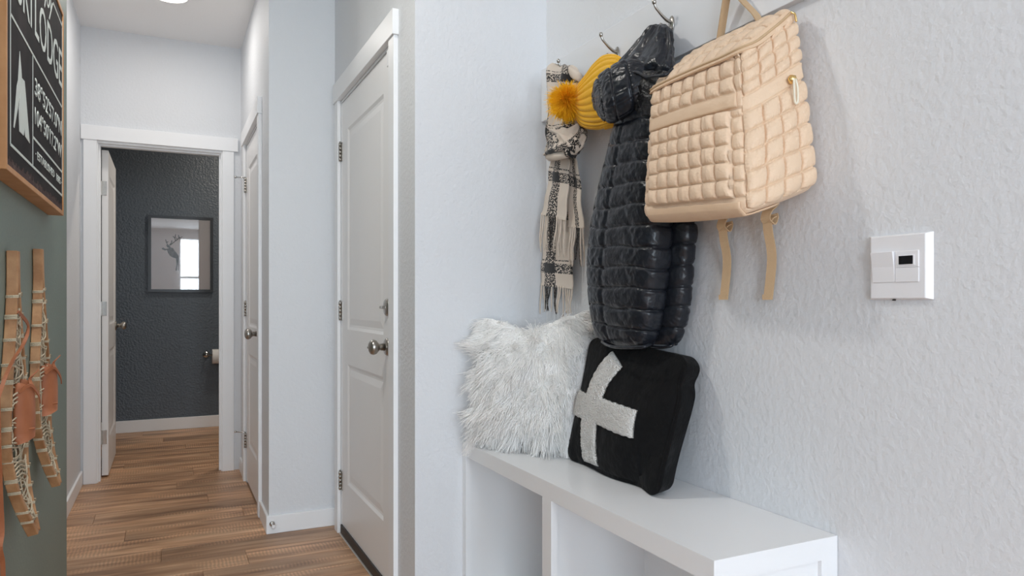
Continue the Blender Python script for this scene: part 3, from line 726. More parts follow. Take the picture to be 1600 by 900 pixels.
# ================================================================== snowshoes
def snowshoe(label, Yt, Yb, zt, zb, cuff_z, curlx, seed):
    rnd = random.Random(seed)
    r = empty('snowshoe', (XG, (Yt + Yb) / 2, zb)); tag(r, label, 'snowshoe', 'wooden snowshoes on the green wall')
    sv = np.array([0, .15, .3, .5, .65, .82, .93, 1.0]); wv = np.array([.008, .012, .045, .095, .105, .07, .035, .010])
    def pt(s, side, x=0.0, inset=0.0):
        w_ = np.interp(s, sv, wv) - inset; cx = XG + .0125 + curlx * max(0, (s - .70) / .30) ** 1.6
        return np.array([cx + x, Yt + (Yb - Yt) * s + side * w_, zt + (zb - zt) * s])
    ss = np.linspace(0, 1, 10)
    for side in (-1, 1):
        pts = [pt(s, side) for s in ss]
        rn = ribbon('runner', pts, (1, 0, 0), .022, .013, M['ash'], r, 40)
        rn.modifiers.new('b', 'BEVEL').width = .0015
    rp = MB()
    def add(pts, rad=.0016, n=5, sm=0): V, Fc = tube_vf(pts, rad, n, sm); rp.add(V, Fc)
    # wraps round the runners
    wr = [.17, .23, .31, .39, .46, .53, .60, .66, .72, .78, .84, .90, .955]
    for side in (-1, 1):
        for s in wr:
            s += rnd.uniform(-.01, .01)
            for kk in range(3 if rnd.random() < .35 else 2):
                dz = kk * .0034; c = pt(s, side); a, b = .0128, .0085
                add([c + np.array([-a * .9, -b, dz]), c + np.array([a, -b, dz + .001]), c + np.array([a, b, dz + .003]), c + np.array([-a * .9, b, dz + .002])], .0019)
    # webbing between the runners
    for kx, ph in ((-.004, 0), (.004, .03), (.007, .015)):
        zz = []
        for i, s in enumerate(np.arange(.19 + ph, .96, .034)):
            zz.append(pt(s, -1 if i % 2 else 1, kx, .006))
        for a, b in zip(zz[:-1], zz[1:]): add([a, (a + b) / 2 + np.array([rnd.uniform(0, .008), 0, -.006]), b], .0017, 5, 6)
    for kx in (-1, -.5, 0, .5, 1):
        add([pt(s, kx * .62, .004 + rnd.uniform(-.003, .006)) for s in np.linspace(.2, .95, 22)], .0019, 5)
    for s in (.50, .515, .53, .74, .755, .77, .785):
        add([pt(s, -1, .006, .004), pt(s - .01, -.3, .012), pt(s + .01, .3, .012), pt(s, 1, .006, .004)], .0022, 5, 10)
    tag(rp.build('lacing', M['rope'], r, True), kind='stuff')
    # leather toe cuff: open half tube
    z1, z0 = cuff_z; yc = Yt + (Yb - Yt) * ((zt - (z0 + z1) / 2) / (zt - zb)); xc = XG + .022
    V = []; nphi, nz = 22, 8
    for ri, off in ((0, 0), (1, -.0025)):
        for i in range(nz):
            f_ = i / (nz - 1)
            for j in range(nphi):
                ph = -math.pi * .56 + math.pi * 1.12 * j / (nphi - 1)
                bulge = 1 + .06 * math.sin(f_ * math.pi) + .06 * (1 - f_)
                lip = .012 * abs(math.sin(ph)) ** 3 * (1 if f_ == 1 else 0)
                V.append((xc + (.028 * bulge + off) * math.cos(ph), yc + (.038 * bulge + off) * math.sin(ph), z0 + (z1 - z0) * f_ + lip - (.010 * abs(math.sin(ph)) ** 2 if i == 0 else 0)))
    Fc = []; nn = nphi * nz
    for i in range(nz - 1):
        for j in range(nphi - 1):
            a = i * nphi + j; Fc += [(a, a + 1, a + nphi + 1, a + nphi), (nn + a, nn + a + nphi, nn + a + nphi + 1, nn + a + 1)]
    for i in range(nz - 1):
        for j in (0, nphi - 1): a = i * nphi + j; Fc.append((a, a + nphi, nn + a + nphi, nn + a))
    for j in range(nphi - 1):
        for i in (0, nz - 1): a = i * nphi + j; Fc.append((a, a + 1, nn + a + 1, nn + a))
    cf = obj('leather_cuff', V, Fc, M['leather'], r, True)
    ribbon('leather_thong', [(xc + .006, yc - .045, z1 - .01), (xc + .024, yc - .025, z1 + .004), (xc + .035, yc + .01, z1 - .022), (xc + .034, yc + .045, z1 - .045)], (0, 0, 1), .007, .0025, M['leather'], cf, 16)
    ribbon('leather_thong', [(xc + .028, yc - .01, z1 - .004), (xc + .02, yc, z1 + .014), (xc + .033, yc + .02, z1 + .034)], (.3, .8, .4), .009, .0025, M['leather'], cf, 10)
    tube('leather_lace', [(xc + .002, yc - .036, z0 + .020), (xc + .022, yc - .026, z0 + .022), (xc + .030, yc - .012, z0 + .021)], .0028, M['leather'], cf, 6, 8)
    return r, pt, cf
r1, pt1, cf1 = snowshoe('wooden snowshoe with leather cuff hung nearest the camera under the sign', 1.947, 1.975, 1.210, .556, (.900, .782), .036, 1)
r2, pt2, cf2 = snowshoe('wooden snowshoe with leather cuff hung nearest the hallway corner', 2.292, 2.365, 1.237, .578, (.908, .792), .034, 2)
ribbon('leather_strap', [P(28, 487, X=-.305), P(44, 508, X=-.300), P(38, 535, X=-.300), P(22, 560, X=-.300), P(8, 590, X=-.296), P(-3, 622, X=-.296)], (.3, .9, .3), .007, .0025, M['leather'], r1, 26)
ribbon('leather_strap', [P(-4, 610, X=-.312), P(-2, 700, X=-.315), P(1, 780, X=-.318), P(3, 830, X=-.318), P(0, 856, X=-.318), P(4, 880, X=-.318), P(5, 930, X=-.32)], (1, .5, 0), .009, .0025, M['leather'], r1, 30)

# ================================================================== coat hooks
HX, HZ = 1.211, 1.835
def make_hook(label):
    r = empty('coat_hook', (0, 0, 0)); tag(r, label, 'hook', 'coat hooks on the white rail')
    V, Fc = lathe_vf([(0, .010), (.002, .012), (.004, .011), (.006, .005)], (0, 0, 0), (-1, 0, 0), 16)
    V = [(x, y * 1.0, z * 1.9) for (x, y, z) in V]
    obj('plate', V, Fc, M['nickel'], r, True)
    tube('upper_prong', [(-.003, 0, .006), (-.016, 0, .008), (-.030, 0, .016), (-.043, 0, .026), (-.054, 0, .036), (-.058, 0, .046)], [.0055, .0045, .0036, .0034, .0036], M['nickel'], r, 12, 26)
    lathe('ball_tip', [(0, .0035), (.003, .0056), (.008, .0060), (.012, .0045), (.0135, .001)], (-.0575, 0, .043), (-.25, 0, 1), M['nickel'], r, 14)
    tube('lower_prong', [(-.003, 0, -.004), (-.010, 0, -.016), (-.022, 0, -.024), (-.034, 0, -.020), (-.037, 0, -.010)], [.005, .0042, .0038, .0036], M['nickel'], r, 12, 20)
    lathe('ball_tip', [(0, .0035), (.003, .0052), (.007, .0052), (.010, .001)], (-.0368, 0, -.012), (-.1, 0, 1), M['nickel'], r, 14)
    return r
h0 = make_hook('nickel coat hook holding the plaid scarf'); kids = list(h0.children)
labs = {2.03: None, 1.775: 'nickel coat hook above the yellow beanie', 1.52: 'nickel coat hook above the black puffer jacket', 1.265: 'nickel coat hook carrying the tan backpack strap'}
for yh, lb in labs.items():
    if lb is None: rr_ = h0
    else:
        rr_ = h0.copy(); col.objects.link(rr_); rr_['label'] = lb
        for c in kids: cc = c.copy(); col.objects.link(cc); cc.parent = rr_
    rr_.location = (HX, yh, HZ)

# ================================================================== backpack
bp = empty('backpack', (1.13, 1.24, 1.28)); tag(bp, 'tan quilted puffy backpack hanging from the last coat hook', 'backpack')
C = np.zeros((2, 2, 2, 3))            # [x: front(-)/rear(+)][y: near(-)/far(+)][z]
C[0, 0, 0] = (1.036, 1.064, 1.268); C[0, 0, 1] = (1.072, 1.118, 1.618)
C[0, 1, 0] = (1.036, 1.410, 1.292); C[0, 1, 1] = (1.072, 1.420, 1.622)
C[1, 0, 0] = (1.222, 1.052, 1.335); C[1, 0, 1] = (1.200, 1.096, 1.722)
C[1, 1, 0] = (1.222, 1.420, 1.325); C[1, 1, 1] = (1.200, 1.430, 1.725)
bfn = cage_fn(C, .17, (.012, .008, .012))
def puff(a, b, na, nb, wob=.35):
    """quilt cells over a,b in 0..1"""
    pn = np.stack([a * na * 1.3, b * nb * 1.3, a * 0 + 3.3], -1)
    a2 = a * na + .10 * vnoise(pn) * wob * 2; b2 = b * nb + .10 * vnoise(pn + 9.1) * wob * 2
    fa = np.abs(np.sin(math.pi * a2)); fb = np.abs(np.sin(math.pi * b2))
    fa_ = np.minimum(fa ** .38, 1); fb_ = np.minimum(fb ** .34, 1)
    # gathers: little pleats that run into the seams
    ga = np.sin(b * nb * 40 + 3 * vnoise(pn * 3)) * np.exp(-(fa / .45) ** 2); gb_ = np.sin(a * na * 40 + 3 * vnoise(pn * 3 + 5)) * np.exp(-(fb / .45) ** 2)
    return fa_ * fb_ + .13 * (ga + gb_) * np.minimum(fa_, fb_) - .42 * np.maximum(np.exp(-(fa / .12) ** 2), np.exp(-(fb / .12) ** 2))
def wrinkle(a, b, na, nb):
    """gathers that run away from the seams"""
    pn = np.stack([a * na * 6, b * nb * 1.2, a * 0 + 1.7], -1); return vnoise(pn)
def bdisp(face, c):
    ax, sg = face; x, y, z = (c[..., 0] + 1) / 2, (c[..., 1] + 1) / 2, (c[..., 2] + 1) / 2
    if ax == 0 and sg < 0:      # front: bottom panel plain, pocket quilted, plain band, quilted top
        s = 1 - y
        d = np.zeros_like(x)
        pocket = (z > .10) & (z < .635); band = (z >= .635) & (z < .745); top = z >= .745
        sc = np.clip((s - .10) / .80, 0, 1)
        p1 = puff(sc, (z - .10) / .535, 7, 5) * .0105 + .010
        edge = (s < .10) | (s > .90)
        p1 = np.where(edge, puff(np.clip(np.where(s < .5, s / .10, (s - .90) / .10), 0, 1), (z - .10) / .535, 1, 5.5) * .009, p1)
        p3 = puff(s, (z - .745) / .255, 7.5, 2.4) * .0105
        gb = np.minimum(1, np.minimum(np.abs(z - .635), np.abs(z - .745)) / .012)
        d = np.where(pocket, p1 * gb, np.where(band, .006 * gb, np.where(top, p3 * gb, .004 * np.minimum(1, (.10 - z) / .02))))
        d += .0012 * wrinkle(s, z, 7, 7) * np.where(band | (z < .1), .4, 1)
    elif ax == 1:               # sides
        band = (z >= .60) & (z < .70)
        gb = np.minimum(1, np.minimum(np.abs(z - .60), np.abs(z - .70)) / .010)
        p_ = np.where(z < .60, puff(x, z / .60, 4, 5), puff(x, (z - .70) / .30, 4, 4)) * .0098
        d = np.where(band, .004 * gb, p_ * gb) + .0012 * wrinkle(z, x, 7, 4)
    elif ax == 2 and sg > 0:    # lid
        d = puff(x, y, 3.6, 7) * .010 + .001 * wrinkle(x, y, 4, 7)
    elif ax == 2: d = np.zeros_like(x) + .003
    else: d = np.zeros_like(x)
    return d
cage_box('body', bfn, M['tan'], bp, 200, bdisp)
# plain bottom panel wrapped round the lower edge, band and zipper lie on the body
def on_front(s, z, off): # s 0 near .. 1 far, z 0..1
    return bfn(np.array([-1, s * 2 - 1, z * 2 - 1])) + np.array([-off, 0, 0])
def surf_patch(name, fn, ns, nz, m, parent, thick=.002):
    V = [fn(i / ns, j / nz) for j in range(nz + 1) for i in range(ns + 1)]
    Fc = [(j * (ns + 1) + i, j * (ns + 1) + i + 1, (j + 1) * (ns + 1) + i + 1, (j + 1) * (ns + 1) + i) for j in range(nz) for i in range(ns)]
    o = obj(name, V, Fc, m, parent, True); so = o.modifiers.new('thick', 'SOLIDIFY'); so.thickness = thick; so.offset = 0
    return o
surf_patch('pocket_band', lambda a, b: on_front(.03 + .94 * a, .645 + .09 * b, .0085 + .0015 * math.sin(b * math.pi)), 40, 6, M['tan_plain'], bp)
def bottom_fn(a, b):
    th = b * 1.0
    c = np.array([-1, .06 * 0 + (.04 + .92 * a) * 2 - 1, -1 + .17 * th]) if b > .4 else np.array([-1 + (.4 - b) * 2.6, (.04 + .92 * a) * 2 - 1, -1])
    p = bfn(c); n_ = np.array([-1, 0, -.6]) if b > .4 else np.array([-.2, 0, -1.0]); return p + n_ / np.linalg.norm(n_) * .0075
surf_patch('bottom_panel', bottom_fn, 40, 14, M['tan_plain'], bp, .002)
# zip: follows the lid's front edge and climbs the near side to the top rear corner
zp = [bfn(np.array([c_[0], c_[1], c_[2]])) for c_ in ((-.60, 1.0, .86), (-.86, .95, .88), (-1, .72, .93), (-1, .3, .95), (-1, -.2, .96), (-1, -.62, .965), (-.90, -.93, .955), (-.55, -1, .95), (-.1, -1, .955), (.35, -1, .96), (.75, -.97, .965))]
nd = [(-.5, .8, .2), (-.8, .5, .4), (-1, 0, .6), (-1, 0, .6), (-1, 0, .6), (-1, -.2, .6), (-.8, -.6, .6), (-.2, -.9, .5), (0, -.9, .5), (0, -.9, .5), (0, -.9, .5)]
zp = np.array(zp) + np.array([np.array(v) / np.linalg.norm(v) * .0095 for v in nd])
wd = [np.cross(np.array(v, float), np.gradient(zp, axis=0)[i]) for i, v in enumerate(nd)]
wd = np.array([w_ / np.linalg.norm(w_) for w_ in wd])
zt_ = ribbon('zip_tape', zp, wd, .020, .0045, M['tan_plain'], bp, 80)
V, Fc = tube_vf(zp + np.array([np.array(v) / np.linalg.norm(v) * .003 for v in nd]), .0028, 8, 90); obj('zip_teeth', V, Fc, M['web'], zt_, True)
e_ = zp[-1]
tube('zip_pull', [e_ + [0, -.004, .002], e_ + [0, -.014, -.006], e_ + [.002, -.016, -.022]], .0022, M['gold'], zt_, 8, 10)
# side toggle
tg0 = bfn(np.array([.35, -1, .64 * 2 - 1])) + np.array([0, -.009, 0])
lathe('toggle', [(0, .0095), (.003, .0105), (.009, .009), (.012, .004)], tg0, (0, -1, 0), M['gold'], bp, 6)
tube('toggle_cord', [tg0 + [-.002, -.010, 0], tg0 + [-.006, -.014, -.02], tg0 + [-.004, -.014, -.046], tg0 + [.0, -.014, -.052], tg0 + [.004, -.014, -.046], tg0 + [.005, -.013, -.02], tg0 + [.002, -.010, 0]], .0024, M['cord'], bp, 8, 40)
# hanging loop over the hook
ribbon('hanging_loop', [(1.198, 1.325, 1.715), (1.193, 1.312, 1.745), (1.184, 1.29, 1.79), (1.176, 1.272, 1.822), (1.174, 1.265, 1.826), (1.176, 1.258, 1.822), (1.186, 1.235, 1.785), (1.195, 1.205, 1.745), (1.199, 1.19, 1.715)], (1, 0, .15), .022, .0025, M['web'], bp, 50)
# shoulder strap ends under the bag
def strap(u0, v0, u1, v1, X, topv):
    a = P(u0, v0, X=X); b = P(u1, v1, X=X + .012); top = P(u0 + 4, topv, X=X + .008)
    sd = np.array([.35, -.94, 0])
    tube_pts = [top + [0, 0, .02], top, a + [-.012, .002, .012], a + [-.016, .002, -.006], a + [-.002, 0, -.014], a + [.006, 0, 0], a + [.004, 0, .008]]
    o = ribbon('strap_loop', tube_pts, sd, .021, .003, M['web'], bp, 30)
    w2 = P(u0, (v0 + v1) / 2, X=X + .010)
    ribbon('strap_tail', [a + [.004, 0, .004], a + [-.010, .002, -.006], (a * .8 + w2 * .2) + [-.008, .003, -.012], w2, b], sd, .021, .0022, M['web'], o, 30)
    ribbon('strap_hem', [b + [-.0015, 0, .010], b + [-.0015, 0, -.002]], sd, .0225, .004, M['web'], o)
strap(1136, 352, 1131, 467, 1.196, 330)
strap(1206, 340, 1200, 467, 1.200, 318)

# ================================================================== jacket
jk = empty('puffer_jacket', (1.14, 1.6, .97)); tag(jk, 'black quilted puffer jacket hanging by its collar beside the backpack', 'jacket')
def ridged(p): return 1 - 2 * np.abs(vnoise(p))
def quilt_rows(amp, pitch, slope=0.0, seam=None, zoff=0.0):
    def d(T, PH, V):
        y, z0, x = V[..., 1], V[..., 2], V[..., 0]
        z = z0 + slope * np.cos(PH) * 2 + zoff + .006 * vnoise(np.stack([y * 12, z0 * 12, x * 12], -1))
        fr = np.abs((z / pitch) % 1.0 - .5) * 2                     # 1 at the seam, 0 mid-row
        dist = (1 - fr) * pitch / 2
        r = amp * (1 - np.exp(-(dist / .0042) ** 1.3)) + amp * .45 * (1 - fr ** 2.2)
        near = np.exp(-(dist / .016) ** 2); r = r - .0022 * np.exp(-(dist / .0030) ** 2)
        if seam is not None:
            g = np.abs(np.angle(np.exp(1j * (PH - seam)))); r = r - .0042 * np.exp(-(g / .025) ** 2) ; near = np.maximum(near, np.exp(-(g / .22) ** 2))
        w1 = ridged(np.stack([y * 42 + z0 * 26, z0 * 24 - y * 16, x * 30], -1)); w2 = ridged(np.stack([y * 80 - z0 * 40, z0 * 36 + y * 30, x * 40 + 9], -1))
        w3 = ridged(np.stack([y * 30 - z0 * 55, z0 * 20 + y * 25, x * 20 + 3], -1))
        return r + .0008 * w1 + .0009 * w2 + .0012 * np.maximum(0, w3) ** 3 * (.35 + near) + .0015 * vnoise(np.stack([y * 9, z0 * 8, x * 9], -1))
    return d
# back/side portion near the wall
soft_loft('back_panel', [S(1000, 170, 1036, 190, 1.175, .028), S(985, 230, 1042, 240, 1.178, .030), S(965, 290, 1052, 296, 1.18, .030), S(952, 345, 1080, 349, 1.18, .032), S(945, 400, 1077, 400, 1.18, .032), S(945, 470, 1071, 470, 1.182, .032), S(955, 515, 1062, 518, 1.184, .028), S(965, 532, 1052, 538, 1.185, .020)],
          M['nylon'], jk, 140, 260, quilt_rows(.0030, .054), 3.6)
# front portion with the side seam
soft_loft('body', [S(990, 118, 1044, 120, 1.13, .030), S(978, 170, 1038, 170, 1.125, .036), S(962, 240, 1036, 240, 1.12, .040), S(946, 310, 1036, 312, 1.118, .042), S(935, 370, 1036, 374, 1.118, .043), S(931, 420, 1032, 424, 1.118, .043), S(933, 470, 1026, 474, 1.12, .041), S(938, 510, 1020, 513, 1.122, .036), S(946, 530, 1014, 533, 1.124, .029), S(953, 539, 1008, 540, 1.126, .022)],
          M['nylon'], jk, 220, 330, quilt_rows(.0032, .054, .006, seam=-math.pi / 2 - .10), 4.2)
# dark opening edge on the far side
soft_loft('front_edge', [S(974, 165, 985, 170, 1.14, .02), S(963, 215, 972, 222, 1.14, .022), S(946, 285, 956, 290, 1.14, .024), S(933, 350, 946, 352, 1.145, .026), S(926, 410, 940, 412, 1.15, .026), S(928, 470, 940, 470, 1.155, .024), S(933, 505, 942, 508, 1.16, .02)],
          M['nylon_dark'], jk, 48, 100, quilt_rows(.003, .054), 2.0)
# elastic hem
tube('hem', [P(941, 534, X=1.10), P(955, 541, X=1.072), P(980, 543, X=1.066), P(1005, 542, X=1.072), P(1016, 538, X=1.10)], .0045, M['nylon'], jk, 8, 40)
tube('hem', [P(1012, 541, X=1.165), P(1030, 543, X=1.160), P(1047, 541, X=1.168), P(1052, 537, X=1.18)], .004, M['nylon'], jk, 8, 30)
def crumple(a1, a2, sc=26, seed=0, rows=0, pitch=.05):
    def d(T, PH, V):
        q_ = V @ np.array([[1, 0, 0], [0, .8, .6], [0, -.6, .8]]) * np.array([1, .55, 1.5])
        r = a1 * vnoise(V * sc + seed) + a2 * ridged(q_ * sc * 1.5 + seed) + a2 * .5 * ridged(q_ * sc * 3.2 + seed + 3)
        if rows:
            f_ = np.abs(np.sin(math.pi * (T * 4.4 + .10 * np.cos(PH)))); r = r + rows * (1 - np.exp(-(f_ / .14) ** 1.3)) + .0014 * ridged(np.stack([T * 6, PH * 9, T * 0 + 2], -1))
        return r
    return d
# rolled hood lying to the side, its quilted tubes
soft_loft('hood', [S(1010, 106, 1006, 140, 1.10, .024), S(985, 100, 990, 166, 1.085, .040), S(962, 106, 968, 182, 1.072, .050), S(944, 118, 952, 186, 1.066, .050), S(933, 134, 940, 178, 1.07, .040), S(929, 148, 932, 164, 1.078, .020)],
          M['nylon'], jk, 170, 140, crumple(.0025, .0022, 17, 2, .0065), 2.3, depth=(.55, .83, 0))
# collar pulled up to the hook
def gathers(T, PH, V):
    n_ = vnoise(V * 14 + 5)
    return (.0035 * np.sin(PH * 9 + 2.5 * n_ + T * 2) + .0022 * ridged(np.stack([PH * 3.2, T * 3.5, T * 0 + 8], -1)) + .0016 * ridged(np.stack([PH * 8, T * 9, T * 0 + 3], -1)) + .003 * n_) * np.minimum(1, T * 5 + .2)
soft_loft('collar', [S(1022, 41, 1040, 39, 1.165, .010), S(1014, 46, 1047, 50, 1.16, .022), S(1002, 60, 1050, 68, 1.15, .032), S(987, 78, 1052, 86, 1.138, .040), S(972, 96, 1053, 100, 1.125, .046), S(966, 106, 1052, 112, 1.118, .050), S(970, 114, 1048, 120, 1.118, .044)],
          M['nylon'], jk, 190, 150, gathers, 2.2, depth=(.6, .8, 0))
tube('collar_hem', [P(964, 104, X=1.085), P(978, 112, X=1.068), P(995, 113, X=1.062), P(1010, 120, X=1.060), P(1025, 119, X=1.062), P(1040, 117, X=1.070), P(1051, 108, X=1.09)], .0045, M['nylon'], jk, 8, 50)
soft_loft('collar_shade_filler', [S(985, 112, 1046, 112, 1.10, .022), S(985, 132, 1046, 134, 1.095, .024), S(992, 158, 1042, 160, 1.095, .022), S(1000, 180, 1034, 182, 1.10, .016)], M['nylon_dark'], jk, 60, 40, crumple(.004, .003, 24, 3), 2.2)  # dark filler standing in for the shadow in the gap below the collar
tube('hanger_loop', [(1.178, 1.545, 1.795), (1.176, 1.53, 1.818), (1.178, 1.52, 1.826), (1.180, 1.51, 1.818), (1.182, 1.495, 1.795)], .003, M['nylon_dark'], jk, 8, 16)

# ================================================================== beanie
ht = empty('beanie', (1.13, 1.8, 1.56)); tag(ht, 'yellow ribbed knit beanie with fluffy pompom hanging on a hook', 'hat')
ribs = lambda T, PH, V: (.0050 * np.abs(np.sin(PH * 13)) ** .7 - .002) * np.minimum(1, T * 4 + .15) + .002 * vnoise(V * 25)
soft_loft('crown', [S(896, 150, 897, 160, 1.122, 0.009), S(902, 139, 900, 176, 1.122, 0.025), S(909, 128, 903, 188, 1.127, 0.037), S(918, 115, 909, 196, 1.132, 0.046), S(929, 101, 920, 200, 1.137, 0.051), S(942, 89, 934, 201, 1.142, 0.054), S(956, 86, 948, 196, 1.147, 0.053), S(968, 90, 960, 189, 1.152, 0.048), S(978, 104, 972, 184, 1.157, 0.037)],
          M['yellow'], ht, 208, 90, ribs, 2.2, depth=(.55, .83, 0))
soft_loft('brim', [S(943, 188, 944, 200, 1.122, 0.024), S(955, 180, 952, 198, 1.127, 0.029), S(968, 172, 962, 196, 1.132, 0.029), S(980, 165, 972, 190, 1.137, 0.022)], M['yellow'], ht, 90, 30, lambda T, PH, V: .004 * np.abs(np.sin(PH * 9)) ** .7, 2.2, depth=(.55, .83, 0))
pc = P(885.5, 157, X=1.10); n = 7000
dirs = RNG.normal(size=(n, 3)); dirs /= np.linalg.norm(dirs, axis=1)[:, None]
ln = RNG.uniform(.034, .054, (n, 1)) * (1 + .12 * vnoise(dirs * 2.5))[:, None]
jit = RNG.normal(size=(n, 3)) * .16; cl_ = np.stack([vnoise(dirs * 5 + k) for k in (0, 7, 15)], 1) * .35
dd = dirs + cl_; dd /= np.linalg.norm(dd, axis=1)[:, None]
pom = strands('pompom', None, lambda t: pc + dirs * .006 + (dd + jit * t) * ln * t + np.array([0, 0, -.006]) * t * t, M['pom'], ht, 4, .0009, .0003); tag(pom, kind='stuff')

# ================================================================== scarf
sc = empty('plaid_scarf', (1.19, 2.06, 1.05)); tag(sc, 'cream and black plaid fringed scarf knotted on the far coat hook', 'scarf')
fold = lambda T, PH, V: .007 * np.sin(PH * 5 + T * 3) + .003 * vnoise(V * 30)
soft_loft('loop', [S(864, 101, 892, 104, 1.168, .010), S(859, 108, 899, 112, 1.165, .020), S(860, 130, 902, 130, 1.165, .026), S(863, 160, 900, 160, 1.165, .026), S(863, 185, 906, 185, 1.165, .028), S(860, 205, 910, 203, 1.165, .032), S(862, 222, 907, 222, 1.165, .030), S(866, 238, 900, 236, 1.168, .022)],
          M['scarf'], sc, 80, 80, fold, 2.4, uvs=(.13, .42))
soft_loft('loop_fold', [S(890, 104, 894, 122, 1.15, .008), S(898, 108, 900, 126, 1.148, .012), S(906, 114, 906, 128, 1.15, .010)], M['scarf_cream'], sc, 32, 20, None, 2.4)
soft_loft('knot', [S(908, 190, 911, 216, 1.15, .016), S(897, 200, 904, 230, 1.135, .026), S(882, 208, 892, 240, 1.128, .030), S(868, 218, 876, 246, 1.130, .028), S(857, 232, 862, 248, 1.14, .018), S(853, 237, 855, 246, 1.15, .008)],
          M['scarf'], sc, 64, 60, fold, 2.2, uvs=(.12, .16))
soft_loft('knot_wrap', [S(859, 214, 864, 200, 1.14, .012), S(876, 226, 884, 204, 1.122, .018), S(890, 240, 900, 218, 1.124, .018), S(897, 246, 908, 228, 1.14, .010)], M['scarf'], sc, 48, 40, fold, 2.2, uvs=(.05, .12))
soft_loft('knot_tuck', [S(855, 234, 856, 249, 1.132, .010), S(868, 235, 868, 251, 1.120, .014), S(882, 238, 880, 248, 1.122, .012), S(888, 242, 886, 247, 1.13, .006)], M['scarf_cream'], sc, 40, 30, None, 2.2)
def sheet(name, rows, X, wav, u_off, v_off, nu=26, nv=40):
    """cloth tail: rows of (uL, vL, uR, vR)"""
    A = catmull([P(a[0], a[1], X=X) for a in rows], nv + 1); B = catmull([P(a[2], a[3], X=X) for a in rows], nv + 1)
    V = []; UV = []
    L_ = np.concatenate([[0], np.cumsum(np.linalg.norm(np.diff(A, axis=0), axis=1))])
    for j in range(nv + 1):
        W_ = np.linalg.norm(B[j] - A[j])
        for i in range(nu + 1):
            f_ = i / nu; p = A[j] * (1 - f_) + B[j] * f_
            V.append(p + np.array([wav * math.sin(f_ * 9 + j * .05 + u_off * 40) + .002 * math.sin(j * .4), 0, 0])); UV.append((f_ * .085 + u_off, L_[j] + v_off))
    Fc = [(j * (nu + 1) + i, j * (nu + 1) + i + 1, (j + 1) * (nu + 1) + i + 1, (j + 1) * (nu + 1) + i) for j in range(nv) for i in range(nu)]
    o = obj(name, V, Fc, M['scarf'], sc, True); lay = o.data.uv_layers.new(name='UVMap')
    li = np.zeros(len(o.data.loops), int); o.data.loops.foreach_get('vertex_index', li); lay.data.foreach_set('uv', np.array(UV)[li].ravel())
    so = o.modifiers.new('thick', 'SOLIDIFY'); so.thickness = .004; so.offset = 0
    return o, A[-1], B[-1]
def fringe(parent, A, B, n, length, blacks):
    mc = MB(); mk = MB()
    for i in range(n):
        f_ = (i + .5) / n; p = A * (1 - f_) + B * f_; L_ = length * random.uniform(.85, 1.1); x = random.uniform(-.012, .008)
        pts = [p + [0, 0, .006], p + [x * .4, random.uniform(-.002, .002), -L_ * .3], p + [x, random.uniform(-.005, .005), -L_ * .65], p + [x, random.uniform(-.009, .009), -L_]]
        V, Fc = tube_vf(pts, [.0030, .0032, .0028, .0018], 6, 14)
        (mk if any(a <= f_ <= b for a, b in blacks) else mc).add(V, Fc)
    tag(mc.build('fringe', M['scarf_cream'], parent, True), kind='stuff')
    if mk.v: tag(mk.build('fringe', M['scarf_black'], parent, True), kind='stuff')
s3, A_, B_ = sheet('tail', [(852, 320, 898, 330), (848, 380, 897, 385), (846, 415, 896, 418), (845, 446, 896, 452)], 1.198, .003, .012, .078)
fringe(s3, A_, B_, 15, .095, [(.15, .30), (.42, .56)])
s2, A_, B_ = sheet('tail', [(887, 240, 899, 244), (888, 268, 906, 274), (888, 310, 908, 316), (889, 355, 912, 357)], 1.180, .002, .062, .012)
fringe(s2, A_, B_, 8, .115, [(.55, .75)])
s1, A_, B_ = sheet('tail', [(861, 244, 889, 248), (857, 270, 889, 276), (852, 305, 888, 310), (845, 335, 885, 345)], 1.160, .0035, .002, .035)
fringe(s1, A_, B_, 13, .125, [(.32, .62)])

# ================================================================== fur cushion
fc = empty('fur_cushion', (1.04, 2.0, BZ)); tag(fc, 'fluffy white fur cushion at the far end of the bench', 'cushion')
e0 = np.array([.912, 2.168, 0]); e1 = np.array([1.135, 1.845, 0]); ctr = (e0 + e1) / 2; ex = (e1 - e0); Wc = np.linalg.norm(ex); ex /= Wc
nrm0 = np.array([-.83, -.55, 0]); nrm0 -= ex * (nrm0 @ ex); nrm0 /= np.linalg.norm(nrm0)
lean = .17; ez = np.array([0, 0, 1.0]) * math.cos(lean) - nrm0 * math.sin(lean); en = nrm0 * math.cos(lean) + np.array([0, 0, 1.0]) * math.sin(lean)
Hc = .395; cc = ctr + np.array([0, 0, BZ + .030]) - nrm0 * .0 + ez * Hc / 2 - nrm0 * .01
def cushion_pt(s, t, side, W_=Wc, H_=Hc, T_=.075):
    pinch_s = s * (1 - .07 * (1 - t * t)); pinch_t = t * (1 - .07 * (1 - s * s))
    zt = T_ * ((1 - s ** 2).clip(0) ** .5 * (1 - t ** 2).clip(0) ** .5) ** .75 * side
    pinch_t = pinch_t - np.where(t > 0, .17 * np.exp(-((s + .12) / .35) ** 2) * t, 0) + np.where(t > 0, .16 * np.maximum(0, s) * t, 0)
    return cc + ex * (pinch_s * W_ / 2)[..., None] + ez * (pinch_t * H_ / 2)[..., None] + en * zt[..., None]
lin = np.linspace(-1, 1, 31); s_, t_ = np.meshgrid(lin, lin)
V = np.concatenate([cushion_pt(s_, t_, 1).reshape(-1, 3), cushion_pt(s_, t_, -1).reshape(-1, 3)])
Fc = [(o_ + j * 31 + i, o_ + j * 31 + i + 1, o_ + (j + 1) * 31 + i + 1, o_ + (j + 1) * 31 + i)[::1 if o_ == 0 else -1] for o_ in (0, 961) for j in range(30) for i in range(30)]
